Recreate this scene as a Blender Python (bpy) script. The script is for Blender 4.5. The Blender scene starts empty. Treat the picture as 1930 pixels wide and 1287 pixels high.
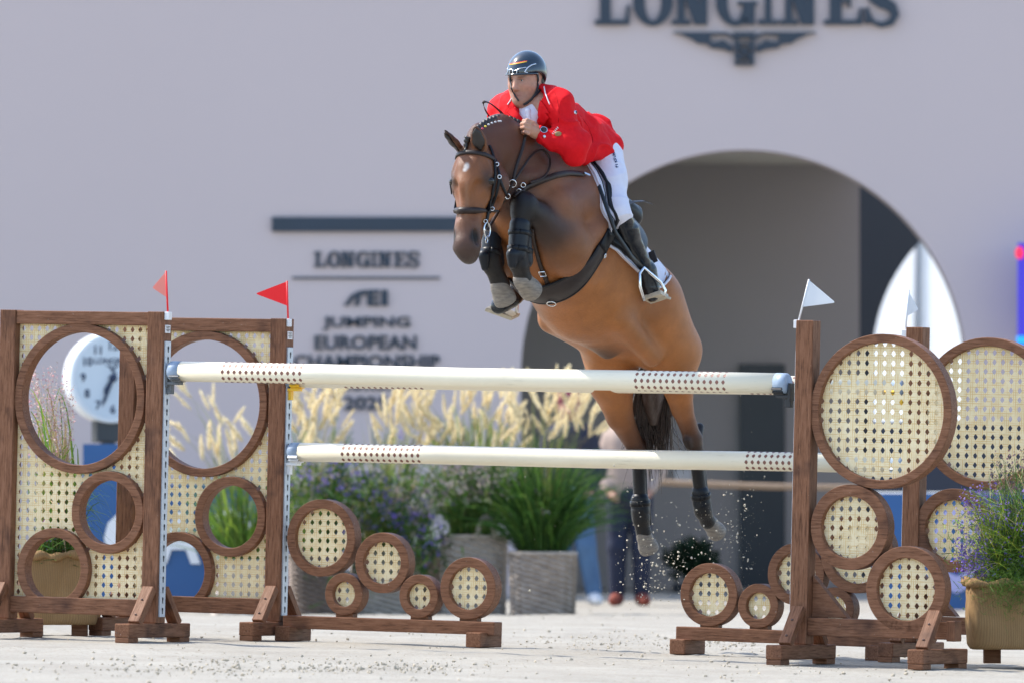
import bpy, bmesh, math, random
import numpy as np
from mathutils import Vector, Matrix, noise
from mathutils.bvhtree import BVHTree
random.seed(7); rng = np.random.RandomState(7)
R = math.radians
SC = bpy.context.scene
COL = SC.collection
# ---------------------------------------------------------------- camera, light, exposure
FP = 15600.0; YH = 884.0; CZ = 0.90            # focal length in photo pixels, horizon row, eye height
cam = bpy.data.cameras.new('camera'); camo = bpy.data.objects.new('camera', cam); COL.objects.link(camo)
cam.sensor_width = 36; cam.lens = 36 * FP / 1930; cam.clip_start = 1; cam.clip_end = 3000
camo.location = (0, 0, CZ); camo.rotation_euler = (R(90), 0, 0)
cam.shift_y = (YH - 643.5) / 1930
cam.dof.use_dof = True; cam.dof.focus_distance = 40.3; cam.dof.aperture_fstop = 4.0; cam.dof.aperture_blades = 9
SC.camera = camo
SUN = Vector((-0.58, 0.25, 0.77)).normalized()   # towards the sun: left, a little behind, high
EL = math.asin(SUN.z); AZ = math.atan2(SUN.x, SUN.y)
w = bpy.data.worlds.new('World'); SC.world = w; w.use_nodes = True
nt = w.node_tree; bg = nt.nodes['Background']
sky = nt.nodes.new('ShaderNodeTexSky'); sky.sky_type = 'NISHITA'; sky.sun_disc = False
sky.sun_elevation = EL; sky.sun_rotation = AZ; sky.air_density = 1.0; sky.dust_density = 1.2; sky.ozone_density = 1.0
nt.links.new(sky.outputs[0], bg.inputs[0]); bg.inputs[1].default_value = 0.15
sl = bpy.data.lights.new('sun', 'SUN'); sl.energy = 2.5; sl.angle = R(0.6); sl.color = (1.0, 0.95, 0.86)
so = bpy.data.objects.new('sun', sl); COL.objects.link(so)
so.rotation_euler = (-SUN).to_track_quat('-Z', 'Y').to_euler(); so.location = (-20, 20, 30)
SC.view_settings.view_transform = 'Standard'; SC.view_settings.look = 'None'
SC.view_settings.exposure = 1.32; SC.view_settings.gamma = 1; SC.view_settings.use_curve_mapping = False
SC.render.engine = 'CYCLES'; SC.cycles.max_bounces = 8; SC.cycles.transparent_max_bounces = 8
SC.cycles.caustics_reflective = False; SC.cycles.caustics_refractive = False
try: SC.cycles.use_denoising = True
except Exception: pass

# ---------------------------------------------------------------- helpers
def P(px, py, d):
    """world point seen at photo pixel (px,py) standing at distance d"""
    return Vector(((px - 965) * d / FP, d, CZ - (py - YH) * d / FP))
def link(name, me, m=None, parent=None, loc=None):
    o = bpy.data.objects.new(name, me); COL.objects.link(o)
    if m is not None and me is not None:
        if len(me.materials) == 0: me.materials.append(m)
    if parent is not None: o.parent = parent
    if loc is not None: o.location = loc
    return o
def tag(o, label=None, cat=None, group=None, kind=None):
    if label: o['label'] = label
    if cat: o['category'] = cat
    if group: o['group'] = group
    if kind: o['kind'] = kind
    return o
def thing(name, label, cat, loc=(0, 0, 0), group=None, mat=None):
    o = bpy.data.objects.new(name, None); COL.objects.link(o); o.empty_display_size = 0.05
    if mat is not None: o.matrix_world = mat
    else: o.location = loc
    return tag(o, label, cat, group)
def mesh(name, verts, faces, smooth=False):
    me = bpy.data.meshes.new(name); me.from_pydata([tuple(v) for v in verts], [], faces)
    if smooth: me.shade_smooth()
    me.update(); return me
def bm_mesh(name, bm, smooth=False):
    me = bpy.data.meshes.new(name); bmesh.ops.recalc_face_normals(bm, faces=bm.faces); bm.to_mesh(me); bm.free()
    if smooth: me.shade_smooth()
    return me
class MB:
    """collects simple shapes for ONE mesh object"""
    def __init__(s): s.v = []; s.f = []
    def add(s, vs, fs):
        b = len(s.v); s.v += [Vector(v) for v in vs]; s.f += [tuple(b + i for i in f) for f in fs]
    def box(s, c, dx, dy, dz, M=None):
        c = Vector(c); vs = [Vector((x * dx / 2, y * dy / 2, z * dz / 2)) for x in (-1, 1) for y in (-1, 1) for z in (-1, 1)]
        if M is not None: vs = [M @ v for v in vs]
        s.add([c + v for v in vs], [(0, 1, 3, 2), (4, 6, 7, 5), (0, 4, 5, 1), (2, 3, 7, 6), (0, 2, 6, 4), (1, 5, 7, 3)])
    def prism(s, poly, y0, y1):
        n = len(poly)
        s.add([(x, y0, z) for x, z in poly] + [(x, y1, z) for x, z in poly],
              [tuple(range(n)), tuple(range(2 * n - 1, n - 1, -1))] + [(i, i + n, (i + 1) % n + n, (i + 1) % n) for i in range(n)])
    def tube(s, pts, rads, n=8, cap=True):
        pts = [Vector(p) for p in pts]; b = len(s.v); m = len(pts)
        if m < 2: return
        if not hasattr(rads, '__len__'): rads = [rads] * m
        t0 = (pts[1] - pts[0]).normalized(); up = Vector((0, 0, 1)) if abs(t0.z) < .9 else Vector((1, 0, 0))
        a = t0.cross(up).normalized()
        for i in range(m):
            t = (pts[min(i + 1, m - 1)] - pts[max(i - 1, 0)]).normalized()
            a = (a - t * a.dot(t)); a = a.normalized() if a.length > 1e-6 else t.orthogonal().normalized()
            bb = t.cross(a)
            for k in range(n):
                an = 2 * math.pi * k / n; s.v.append(pts[i] + (a * math.cos(an) + bb * math.sin(an)) * rads[i])
        for i in range(m - 1):
            for k in range(n):
                k2 = (k + 1) % n; s.f.append((b + i * n + k, b + i * n + k2, b + (i + 1) * n + k2, b + (i + 1) * n + k))
        if cap:
            s.f.append(tuple(b + k for k in range(n - 1, -1, -1))); s.f.append(tuple(b + (m - 1) * n + k for k in range(n)))
    def ribbon(s, pts, nrm, width, thick=.003):
        """flat strap along pts; nrm = outward normal per point"""
        pts = [Vector(p) for p in pts]; m = len(pts); b = len(s.v)
        if m < 2: return
        if not hasattr(width, '__len__'): width = [width] * m
        for i in range(m):
            t = (pts[min(i + 1, m - 1)] - pts[max(i - 1, 0)]).normalized(); n = Vector(nrm[i]).normalized()
            sd = t.cross(n)
            sd = sd.normalized() if sd.length > 1e-5 else t.orthogonal().normalized()
            for (q, k) in ((-.5, 0), (.5, 0), (.42, 1), (-.42, 1)):
                s.v.append(pts[i] + sd * width[i] * q + n * (thick * k))
        for i in range(m - 1):
            for k in range(4):
                k2 = (k + 1) % 4; s.f.append((b + i * 4 + k, b + (i + 1) * 4 + k, b + (i + 1) * 4 + k2, b + i * 4 + k2))
        s.f.append((b, b + 1, b + 2, b + 3)); e = b + (m - 1) * 4; s.f.append((e + 3, e + 2, e + 1, e))
    def sphere(s, c, r, n=6, sc=(1, 1, 1), M=None):
        c = Vector(c); vs = []; fs = []
        for i in range(n + 1):
            th = math.pi * i / n
            for k in range(2 * n):
                ph = math.pi * k / n
                v = Vector((math.sin(th) * math.cos(ph) * sc[0], math.sin(th) * math.sin(ph) * sc[1], math.cos(th) * sc[2])) * r
                vs.append(c + (M @ v if M is not None else v))
        for i in range(n):
            for k in range(2 * n):
                k2 = (k + 1) % (2 * n); fs.append((i * 2 * n + k, (i + 1) * 2 * n + k, (i + 1) * 2 * n + k2, i * 2 * n + k2))
        s.add(vs, fs)
    def build(s, name, m, parent=None, smooth=False, bevel=0, loc=None, mat=None, fix=True):
        me = bpy.data.meshes.new(name); me.from_pydata([tuple(v) for v in s.v], [], s.f)
        if fix:
            bm = bmesh.new(); bm.from_mesh(me); bmesh.ops.recalc_face_normals(bm, faces=bm.faces); bm.to_mesh(me); bm.free()
        if smooth: me.shade_smooth()
        o = link(name, me, m, parent, loc)
        if mat is not None: o.matrix_local = mat
        if bevel:
            b = o.modifiers.new('bevel', 'BEVEL'); b.width = bevel; b.segments = 2; b.limit_method = 'ANGLE'; b.angle_limit = R(35)
        return o

# ---------------------------------------------------------------- materials
def mat(name, col, rough=.6, metal=0., spec=.5, **kw):
    m = bpy.data.materials.new(name); m.use_nodes = True; b = m.node_tree.nodes['Principled BSDF']
    b.inputs['Base Color'].default_value = (*col, 1); b.inputs['Roughness'].default_value = rough
    b.inputs['Metallic'].default_value = metal; b.inputs['Specular IOR Level'].default_value = spec
    for k, v in kw.items(): b.inputs[k].default_value = v
    return m
def N(m, t, **kw):
    n = m.node_tree.nodes.new(t)
    for k, v in kw.items(): setattr(n, k, v)
    return n
def L(m, a, b): m.node_tree.links.new(a, b)
def bsdf(m): return m.node_tree.nodes['Principled BSDF']
def ramp(m, fac, stops):
    r = N(m, 'ShaderNodeValToRGB'); e = r.color_ramp.elements
    while len(e) < len(stops): e.new(.5)
    for i, (p, c) in enumerate(stops): e[i].position = p; e[i].color = (*c, 1) if len(c) == 3 else c
    L(m, fac, r.inputs[0]); return r.outputs[0]
def coords(m, scale=(1, 1, 1), kind='Object'):
    tc = N(m, 'ShaderNodeTexCoord'); mp = N(m, 'ShaderNodeMapping'); mp.inputs['Scale'].default_value = scale
    L(m, tc.outputs[kind], mp.inputs[0]); return mp.outputs[0]
def noise_tex(m, vec, scale, detail=4, rough=.55):
    n = N(m, 'ShaderNodeTexNoise'); n.inputs['Scale'].default_value = scale; n.inputs['Detail'].default_value = detail
    n.inputs['Roughness'].default_value = rough
    if vec is not None: L(m, vec, n.inputs['Vector'])
    return n.outputs[0]
def mixc(m, fac, a, b, mode='MIX'):
    x = N(m, 'ShaderNodeMix', data_type='RGBA', blend_type=mode)
    for i, v in ((0, fac), (6, a), (7, b)):
        if hasattr(v, 'is_linked') or hasattr(v, 'links'): L(m, v, x.inputs[i])
        elif i == 0: x.inputs[0].default_value = v
        else: x.inputs[i].default_value = (*v, 1)
    return x.outputs[2]
def bump(m, h, strength=.3, dist=.01):
    b = N(m, 'ShaderNodeBump'); b.inputs['Strength'].default_value = strength; b.inputs['Distance'].default_value = dist
    L(m, h, b.inputs['Height']); L(m, b.outputs[0], bsdf(m).inputs['Normal'])
def varied(name, c1, c2, scale, rough=.6, bstr=.2, bscale=None, stretch=(1, 1, 1), **kw):
    m = mat(name, c1, rough, **kw); v = coords(m, stretch)
    n = noise_tex(m, v, scale); L(m, ramp(m, n, [(.3, c1), (.7, c2)]), bsdf(m).inputs['Base Color'])
    if bstr: bump(m, noise_tex(m, v, bscale or scale * 4), bstr, .004)
    return m

def wood_mat():
    m = mat('stained_wood', (.1, .04, .03), .6, spec=.12)
    oi = N(m, 'ShaderNodeObjectInfo'); tc = N(m, 'ShaderNodeTexCoord')
    ad = N(m, 'ShaderNodeVectorMath', operation='ADD'); sc_ = N(m, 'ShaderNodeVectorMath', operation='SCALE')
    cmb = N(m, 'ShaderNodeCombineXYZ'); L(m, oi.outputs['Random'], cmb.inputs[0]); L(m, oi.outputs['Random'], cmb.inputs[2])
    L(m, cmb.outputs[0], sc_.inputs[0]); sc_.inputs['Scale'].default_value = 37
    L(m, tc.outputs['Object'], ad.inputs[0]); L(m, sc_.outputs[0], ad.inputs[1])
    mp = N(m, 'ShaderNodeMapping'); mp.inputs['Scale'].default_value = (1.2, 14, 14); L(m, ad.outputs[0], mp.inputs[0])
    g = noise_tex(m, mp.outputs[0], 9, 8, .7)
    c1 = ramp(m, g, [(.30, (.066, .029, .017)), (.48, (.190, .086, .046)), (.72, (.275, .135, .080))])
    big = noise_tex(m, ad.outputs[0], 5, 3)
    c2 = mixc(m, ramp(m, big, [(.56, (0, 0, 0)), (.75, (.75, .75, .75))]), c1, (.045, .022, .017))
    sp = noise_tex(m, ad.outputs[0], 90, 2, .6)
    c3 = mixc(m, ramp(m, sp, [(.735, (0, 0, 0)), (.78, (.75, .75, .75))]), c2, (.42, .38, .34))
    L(m, c3, bsdf(m).inputs['Base Color'])
    L(m, ramp(m, g, [(.3, (.62, .62, .62)), (.7, (.42, .42, .42))]), bsdf(m).inputs['Roughness'])
    bump(m, g, .35, .003); return m
def cane_mat():
    m = mat('cane', (.85, .78, .56), .55); v = coords(m, (1, 1, 1)); sep = N(m, 'ShaderNodeSeparateXYZ'); L(m, v, sep.inputs[0])
    def lines(o, per, ph, lo):
        # fine woven strands: bright with thin tan gaps, broken up along their length
        ml = N(m, 'ShaderNodeMath', operation='MULTIPLY'); L(m, o, ml.inputs[0]); ml.inputs[1].default_value = 2 * math.pi / per
        s = N(m, 'ShaderNodeMath', operation='SINE'); L(m, ml.outputs[0], s.inputs[0]); r = N(m, 'ShaderNodeMapRange'); L(m, s.outputs[0], r.inputs[0]); r.inputs[1].default_value = lo; r.inputs[2].default_value = 1; return r.outputs[0]
    lx, lz = lines(sep.outputs[0], PITCH / 4, 0, .1), lines(sep.outputs[2], PITCH / 4, 0, .1)
    nx = noise_tex(m, coords(m, (60, 60, 14)), 1, 3); nz = noise_tex(m, coords(m, (14, 60, 60)), 1, 3)
    def mul(a_, b_):
        x = N(m, 'ShaderNodeMath', operation='MULTIPLY'); L(m, a_, x.inputs[0]); L(m, b_, x.inputs[1]); return x.outputs[0]
    gx = mul(lx, ramp(m, nx, [(.42, (0, 0, 0)), (.60, (1, 1, 1))])); gz = mul(lz, ramp(m, nz, [(.42, (0, 0, 0)), (.60, (1, 1, 1))]))
    mx = N(m, 'ShaderNodeMath', operation='MAXIMUM'); L(m, gx, mx.inputs[0]); L(m, gz, mx.inputs[1])
    c = mixc(m, mx.outputs[0], (.98, .885, .64), (.80, .59, .25)); pt = noise_tex(m, v, 9, 4); c = mixc(m, ramp(m, pt, [(.48, (0, 0, 0)), (.78, (.4, .4, .4))]), c, (.84, .68, .38)); L(m, c, bsdf(m).inputs['Base Color']); bump(m, mx.outputs[0], .4, .002)
    tr = N(m, 'ShaderNodeBsdfTranslucent'); L(m, c, tr.inputs[0]); mxs = N(m, 'ShaderNodeMixShader'); mxs.inputs[0].default_value = .42
    out = m.node_tree.nodes['Material Output']
    L(m, bsdf(m).outputs[0], mxs.inputs[1]); L(m, tr.outputs[0], mxs.inputs[2]); L(m, mxs.outputs[0], out.inputs[0]); return m
PITCH = .046
M = {}
M['wood'] = wood_mat(); M['cane'] = cane_mat()
M['pole'] = varied('pole_paint', (.85, .775, .60), (.79, .71, .54), 3, .40, .04, 60)
m = M['pole']; v = coords(m, (3, 40, 40)); sc1 = noise_tex(m, v, 1.6, 6, .7); old = bsdf(m).inputs['Base Color'].links[0].from_socket
L(m, mixc(m, ramp(m, sc1, [(.58, (0, 0, 0)), (.78, (.5, .5, .5))]), old, (.34, .27, .18)), bsdf(m).inputs['Base Color'])
M['print'] = mat('brown_print', (.21, .085, .06), .45)
M['cap'] = varied('pole_cap', (.30, .38, .48), (.25, .32, .42), 30, .45, .1)
M['steel'] = varied('galvanised_steel', (.55, .60, .66), (.46, .51, .57), 40, .42, .1, metal=.35)
M['black'] = mat('black_plastic', (.012, .013, .016), .45)
M['hole'] = mat('slot_dark', (.008, .010, .014), .8)
M['yellow'] = mat('yellow_plastic', (.85, .5, .02), .4)
M['white'] = varied('white_plastic', (.78, .79, .8), (.70, .71, .73), 12, .4, .05)
M['redflag'] = mat('red_flag', (.75, .012, .02), .5)
M['paper'] = mat('label_paper', (.75, .76, .78), .5)
M['screw'] = mat('screw_metal', (.10, .06, .05), .4, .6)
def flag_mat(name, col, t):
    m = mat(name, col, .5); tr = N(m, 'ShaderNodeBsdfTranslucent'); tr.inputs[0].default_value = (*col, 1)
    x = N(m, 'ShaderNodeMixShader'); x.inputs[0].default_value = t; out = m.node_tree.nodes['Material Output']
    L(m, bsdf(m).outputs[0], x.inputs[1]); L(m, tr.outputs[0], x.inputs[2]); L(m, x.outputs[0], out.inputs[0]); return m
M['flag_red'] = flag_mat('flag_red', (.88, .006, .014), .3); M['flag_pink'] = flag_mat('flag_pink', (.85, .36, .30), .5)
M['flag_white'] = flag_mat('flag_white', (.80, .82, .84), .4)
# ---------------------------------------------------------------- ground
def sstep(a, b, x):
    t = np.clip((x - a) / (b - a), 0, 1); return t * t * (3 - 2 * t)
def zg(x, y):
    sl = np.clip(np.asarray(x, float) + .15, -6, 6) * -.0225
    return sl * (sstep(20, 32, y) - sstep(45, 56, y)) - .2 * sstep(45, 68, y)
def G(px, py, lift=0.):
    """point of the ground seen at pixel"""
    d = 40.
    for _ in range(30):
        x = (px - 965) * d / FP; z = float(zg(x, d)); d = .5 * d + .5 * FP * (CZ - z) / max(py - YH, 1)
    x = (px - 965) * d / FP; return Vector((x, d, float(zg(x, d)) + lift))
def spaced(parts):
    out = []
    for a, b, s in parts: out += list(np.arange(a, b - s * .5, s))
    return np.array(out + [parts[-1][1]])
gx = spaced([(-600, -60, 60), (-60, -12, 4), (-12, -4, .5), (-4, 4, .045), (4, 12, .5), (12, 60, 4), (60, 600, 60)])
gy = spaced([(-60, 10, 10), (10, 32, 1), (32, 46, .07), (46, 74, .35), (74, 120, 4), (120, 1500, 60)])
GX, GY = np.meshgrid(gx, gy); GZ = zg(GX, GY)
near = (np.abs(GX) < 4.2) & (GY > 31) & (GY < 70)
for i, j in zip(*np.nonzero(near)):
    x, y = GX[i, j], GY[i, j]; v = Vector((x, y, 0))
    n1 = noise.noise(v * 1.3); n2 = noise.noise(v * 5 + Vector((9, 3, 1))); n3 = noise.noise(v * 13 + Vector((2, 7, 4)))
    rough = max(0, noise.noise(v * .55 + Vector((4, 1, 8))) + .15)
    GZ[i, j] += .009 * n1 + .006 * n2 + .020 * rough * n3 + .006 * rough * noise.noise(v * 29)
nx_, ny_ = len(gx), len(gy)
gf = [(j * nx_ + i, j * nx_ + i + 1, (j + 1) * nx_ + i + 1, (j + 1) * nx_ + i) for j in range(ny_ - 1) for i in range(nx_ - 1)]
m = mat('arena_sand', (.38, .36, .32), .9, spec=.2)
v = coords(m); n1 = noise_tex(m, v, 1.4, 6, .6); n2 = noise_tex(m, v, 45, 5, .7)
c = ramp(m, n1, [(.35, (.315, .29, .247)), (.65, (.385, .36, .31))])
c = mixc(m, ramp(m, n2, [(.30, (1, 1, 1)), (.47, (0, 0, 0))]), c, (.22, .185, .14))
L(m, c, bsdf(m).inputs['Base Color'])
ad = N(m, 'ShaderNodeMath', operation='ADD'); L(m, n2, ad.inputs[0]); L(m, noise_tex(m, v, 150, 3, .6), ad.inputs[1]); bump(m, ad.outputs[0], .5, .012)
M['sand'] = m
ground = link('ground', mesh('ground', np.stack([GX.ravel(), GY.ravel(), GZ.ravel()], 1), gf, True), M['sand'])
tag(ground, 'pale raked arena sand under the jump', kind='structure')
M['clod'] = varied('sand_clod', (.46, .40, .31), (.37, .315, .235), 25, .95, .4, 120)
M['clod_light'] = varied('flying_sand', (.62, .55, .43), (.50, .44, .34), 25, .95, .3, 120)
def lumps(name, pts, sizes, m, label):
    ico = bmesh.new(); bmesh.ops.create_icosphere(ico, subdivisions=1, radius=1)
    iv = np.array([v.co[:] for v in ico.verts]); fi = np.array([[v.index for v in f.verts] for f in ico.faces]); ico.free()
    n = len(pts); V = np.empty((n, len(iv), 3))
    for i in range(n):
        q = iv * (1 + rng.uniform(-.35, .35, (len(iv), 1))) * rng.uniform(.6, 1.3, (1, 3)); V[i] = np.array(pts[i]) + q * sizes[i]
    F_ = (fi[None] + (np.arange(n) * len(iv))[:, None, None]).reshape(-1, 3)
    o = link(name, mesh(name, V.reshape(-1, 3), [tuple(f) for f in F_.tolist()]), m); tag(o, label, kind='stuff'); return o
pts, szs = [], []
for (cx, cy, sx, sy, n) in ((470, 1258, 150, 11, 850), (700, 1256, 130, 8, 330), (1130, 1208, 95, 8, 420), (1400, 1222, 110, 8, 200), (1640, 1268, 160, 9, 100),
                            (130, 1255, 110, 16, 160), (1190, 1158, 90, 5, 120), (960, 1262, 500, 16, 420), (1350, 1208, 70, 6, 260), (900, 1200, 500, 20, 350)):
    for _ in range(n):
        px, py = rng.normal(cx, sx), rng.normal(cy, sy)
        if not (-60 < px < 1990 and 1146 < py < 1330): continue
        s = .0016 + .0080 * rng.rand() ** 4; pts.append(G(px, py, s * .35)); szs.append(s)
lumps('sand_clods', pts, szs, M['clod'], 'small crumbs of kicked up sand lying on the arena')

# ---------------------------------------------------------------- the jump: frame of axes
TH = R(27); LEAN = .0225
pa = Vector((math.cos(TH), -math.sin(TH), -LEAN * math.cos(TH))).normalized()
za = Vector((LEAN, 0, 1)); za = (za - pa * za.dot(pa)).normalized(); qa = za.cross(pa)
JO = Vector((-1.78, 41.2, .037)); SPREAD = 1.28
def JM(a, q, z=0):
    o = JO + pa * a + qa * q + za * z
    return Matrix(((pa.x, qa.x, za.x, o.x), (pa.y, qa.y, za.y, o.y), (pa.z, qa.z, za.z, o.z), (0, 0, 0, 1)))
def JL(px, py, q):
    """(along, up) in the plane q of the jump for a photo pixel"""
    C = Vector((0, 0, CZ)); D = P(px, py, 40) - C; t = (JO + qa * q - C).dot(qa) / D.dot(qa)
    X = C + D * t - JO; return X.dot(pa), X.dot(za)
def beam(par, name, p0, p1, wy, wz, bev=.004, m=None, hint=(0, 1, 0)):
    """timber from p0 to p1 in the parent's axes; wy = size along the depth axis, wz = the other; grain runs along it"""
    p0, p1 = Vector(p0), Vector(p1); x = (p1 - p0); ln = x.length; x.normalize()
    y = Vector(hint); y = (y - x * y.dot(x)).normalized(); z = x.cross(y); c = (p0 + p1) / 2
    b = MB(); b.box((0, 0, 0), ln, wy, wz)
    return b.build(name, m or M['wood'], par, bevel=bev, mat=Matrix(((x.x, y.x, z.x, c.x), (x.y, y.y, z.y, c.y), (x.z, y.z, z.z, c.z), (0, 0, 0, 1))))
def ring(par, cx, cz, ro, ri, depth, y=0, seg=72):
    b = MB(); n = seg; vs = []
    for k in range(n):
        a = 2 * math.pi * k / n; c, s = math.cos(a), math.sin(a)
        vs += [(ro * c, -depth / 2, ro * s), (ri * c, -depth / 2, ri * s), (ri * c, depth / 2, ri * s), (ro * c, depth / 2, ro * s)]
    fs = []
    for k in range(n):
        k2 = (k + 1) % n
        for i in range(4):
            j = (i + 1) % 4; fs.append((k * 4 + i, k * 4 + j, k2 * 4 + j, k2 * 4 + i))
    b.add(vs, fs); o = b.build('ring', M['wood'], par, bevel=.003, loc=(cx, y, cz))
    for f in o.data.polygons: f.use_smooth = False
    return o
CELL_IN = [(0, .0162), (.0066, .0095), (.0122, 0), (.0066, -.0095), (0, -.0162), (-.0066, -.0095), (-.0122, 0), (-.0066, .0095)]
CELL_OUT = [(0, .5), (.5, .5), (.5, 0), (.5, -.5), (0, -.5), (-.5, -.5), (-.5, 0), (-.5, .5)]
def cane(par, x0, x1, z0, z1, keep, y=0, th=.004, at=(0, 0)):
    vs, fs = [], []; nxc = int(round((x1 - x0) / PITCH)); nzc = int(round((z1 - z0) / PITCH)); px_ = (x1 - x0) / nxc; pz_ = (z1 - z0) / nzc
    for i in range(nxc):
        for j in range(nzc):
            cx, cz = x0 + (i + .5) * px_, z0 + (j + .5) * pz_
            jt = [(random.uniform(-.0006, .0006), random.uniform(-.0006, .0006)) for _ in range(8)]
            ins = [(cx + u + e, cz + w_ + f) for (u, w_), (e, f) in zip(CELL_IN, jt)]; out = [(cx + u * px_, cz + w_ * pz_) for u, w_ in CELL_OUT]
            for k in range(8):
                k2 = (k + 1) % 8; q = [out[k], out[k2], ins[k2], ins[k]]
                mx = sum(a for a, _ in q) / 4; mz = sum(a for _, a in q) / 4
                if not keep(mx, mz): continue
                b = len(vs)
                vs += [(a, y - th / 2, c_) for a, c_ in q] + [(a, y + th / 2, c_) for a, c_ in q]
                fs += [(b, b + 1, b + 2, b + 3), (b + 7, b + 6, b + 5, b + 4), (b + 3, b + 2, b + 6, b + 7)]
    me = mesh('cane_panel', vs, fs); return link('cane_panel', me, M['cane'], par, (at[0], 0, at[1]))
def cane_disc(par, cx, cz, ri, ro, y=0, ph=(0, 0)):
    rm = (ri + ro) / 2 + .002; n = math.ceil(2 * ro / PITCH) + 1; h = n * PITCH / 2
    return cane(par, -h + ph[0] * PITCH, h + ph[0] * PITCH, -h + ph[1] * PITCH, h + ph[1] * PITCH, lambda x, z: x * x + z * z < rm * rm, y, at=(cx, cz))
def screw(par, loc, M_=None):
    b = MB(); b.sphere((0, 0, 0), .007, 5, (1, .35, 1)); return b.build('screw', M['screw'], par, True, loc=loc)
def foot(par, x, braces=(1, -1), ln=.62, w=.085):
    """a foot across the wing with pads and slanted braces"""
    f = beam(par, 'foot', (x, -ln / 2, .062), (x, ln / 2, .062), w, .07, .006, hint=(1, 0, 0))
    for s in (-1, 1):
        p = beam(par, 'foot_pad', (x - w / 2 + .004, s * (ln / 2 - .05), .0145), (x + w / 2 - .004, s * (ln / 2 - .05), .0145), .10, .025, .003)
    for s in braces:
        beam(par, 'brace', (x + .012, s * .205, .095), (x + .012, s * .062, .27), .062, .042, .004, hint=(1, 0, 0))
        if s < 0:
            for t in (.2, .62): screw(par, (x + .012, s * (.205 - .143 * t) - .020, .095 + .175 * t + .012))
PW = .09; PH = 1.645     # post section, height
def track(par, x, y, side, z0=.13, z1=1.50):
    """perforated steel strip on the inner side of a post"""
    b = MB(); b.box((x + side * .004, y, (z0 + z1) / 2), .008, .055, z1 - z0); t = b.build('track', M['steel'], par, bevel=.001)
    k = MB(); n = int((z1 - z0) / .052)
    for i in range(n):
        z = z0 + .03 + i * .052; xo = x + side * .0088
        poly = [(y + .0075 * math.cos(a), z + .008 + .009 * math.sin(a)) for a in np.linspace(-.9, math.pi + .9, 8)] + [(y - .004, z - .015), (y + .004, z - .015)]
        k.add([(xo, u, w_) for u, w_ in poly], [tuple(range(len(poly)))])
    o = k.build('keyhole_slots', M['hole'], t); o['kind'] = 'stuff'
def label_tag(par, x, y, z, side):
    b = MB(); b.box((x + side * .002, y, z), .003, .05, .04); o = b.build('paper_label', M['paper'], par)
    k = MB()
    for i, (wd, dz) in enumerate(((.036, .012), (.03, .005), (.036, -.003), (.026, -.010))): k.box((x + side * .0042, y, z + dz), .0008, wd, .0035)
    k.build('print', M['black'], o)
def panel_wing(label, q, px_l, px_r, rings, group):
    a0 = JL(px_l, 1000, q)[0]; a1 = JL(px_r, 1000, q)[0]      # centres of the two posts
    t = thing('jump_wing', label, 'jump wing', group=group, mat=JM(a1, q)); W = a1 - a0
    for x in (-W, 0): beam(t, 'post', (x, 0, .098), (x, 0, PH), PW, PW)
    beam(t, 'rail', (-W + PW / 2, 0, PH - .036), (-PW / 2, 0, PH - .036), .075, .066)
    beam(t, 'rail', (-W + PW / 2, 0, .172), (-PW / 2, 0, .172), .075, .082)
    x0, x1, z0, z1 = -W + PW / 2, -PW / 2, .212, PH - .068; rs = []
    for (px, py, ro, ri) in rings:
        a, z = JL(px, py, q - .03); rs.append((a - a1, z, ro, ri)); ring(t, a - a1, z, ro, ri, .07)
    cane(t, x0, x1, z0, z1, lambda x, z: all((x - c) ** 2 + (z - d) ** 2 > ((ro + ri) / 2) ** 2 for c, d, ro, ri in rs), y=.006)
    foot(t, -W); foot(t, 0)
    track(t, PW / 2, 0, 1); label_tag(t, PW / 2, 0, PH - .085, 1)
    return t, a1
fl, A_FL = panel_wing('nearer left jump wing of brown timber with three open rings and a pink flag', 0, 14, 292,
                [(150, 751, .374, .331), (203, 965, .206, .161), (100, 1072, .206, .161)], 'timber jump wings with cane panels')
bl, A_BL = panel_wing('farther left jump wing, partly hidden, with open rings and a red flag', SPREAD, 240, 523,
                [(383, 761, .374, .331), (434, 973, .206, .161), (334, 1077, .206, .161)], 'timber jump wings with cane panels')
def ring_wing(label, q, px_post, rings, rail_y, end_px, group, end_foot=True):
    a0 = JL(px_post, 1000, q)[0]; t = thing('jump_wing', label, 'jump wing', group=group, mat=JM(a0, q))
    beam(t, 'post', (0, 0, .098), (0, 0, PH), PW, PW)
    aE = JL(end_px, 1200, q)[0] - a0
    zr = .185
    beam(t, 'rail', (PW / 2, 0, zr), (aE, 0, zr), .075, .085)
    for i, (px, py, ro, ri) in enumerate(rings):
        a, z = JL(px, py, q - .03); ring(t, a - a0, z, ro, ri, .075, y=.0); cane_disc(t, a - a0, z, ri, ro, y=-.004, ph=(.25 * i, .4 * i))
    foot(t, 0); track(t, -PW / 2, 0, -1)
    if end_foot:
        foot(t, aE - .06, braces=(-1,), ln=.52); beam(t, 'end_block', (aE + .022, 0, .135), (aE + .022, 0, .232), .08, .045)
    # triangular gusset between post and rail behind the rings
    g_ = MB(); g_.prism([(PW / 2 + .001, .229), (.235, .229), (PW / 2 + .001, .43)], .012, .062); g_.build('gusset', M['wood'], t, bevel=.003)
    return t, a0
fr, A_FR = ring_wing('nearer right jump wing with three cane filled rings and a white flag', 0, 1515,
                [(1661, 775, .368, .326), (1602, 993, .204, .148), (1708, 1110, .206, .150)], 1205, 1790, 'timber jump wings with cane filled rings')
br, A_BR = ring_wing('farther right jump wing with cane filled rings, half behind the burlap planter', SPREAD, 1722,
                [(1860, 779, .372, .330), (1797, 999, .206, .150), (1905, 1112, .206, .150)], 1205, 2010, 'timber jump wings with cane filled rings', False)
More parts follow.
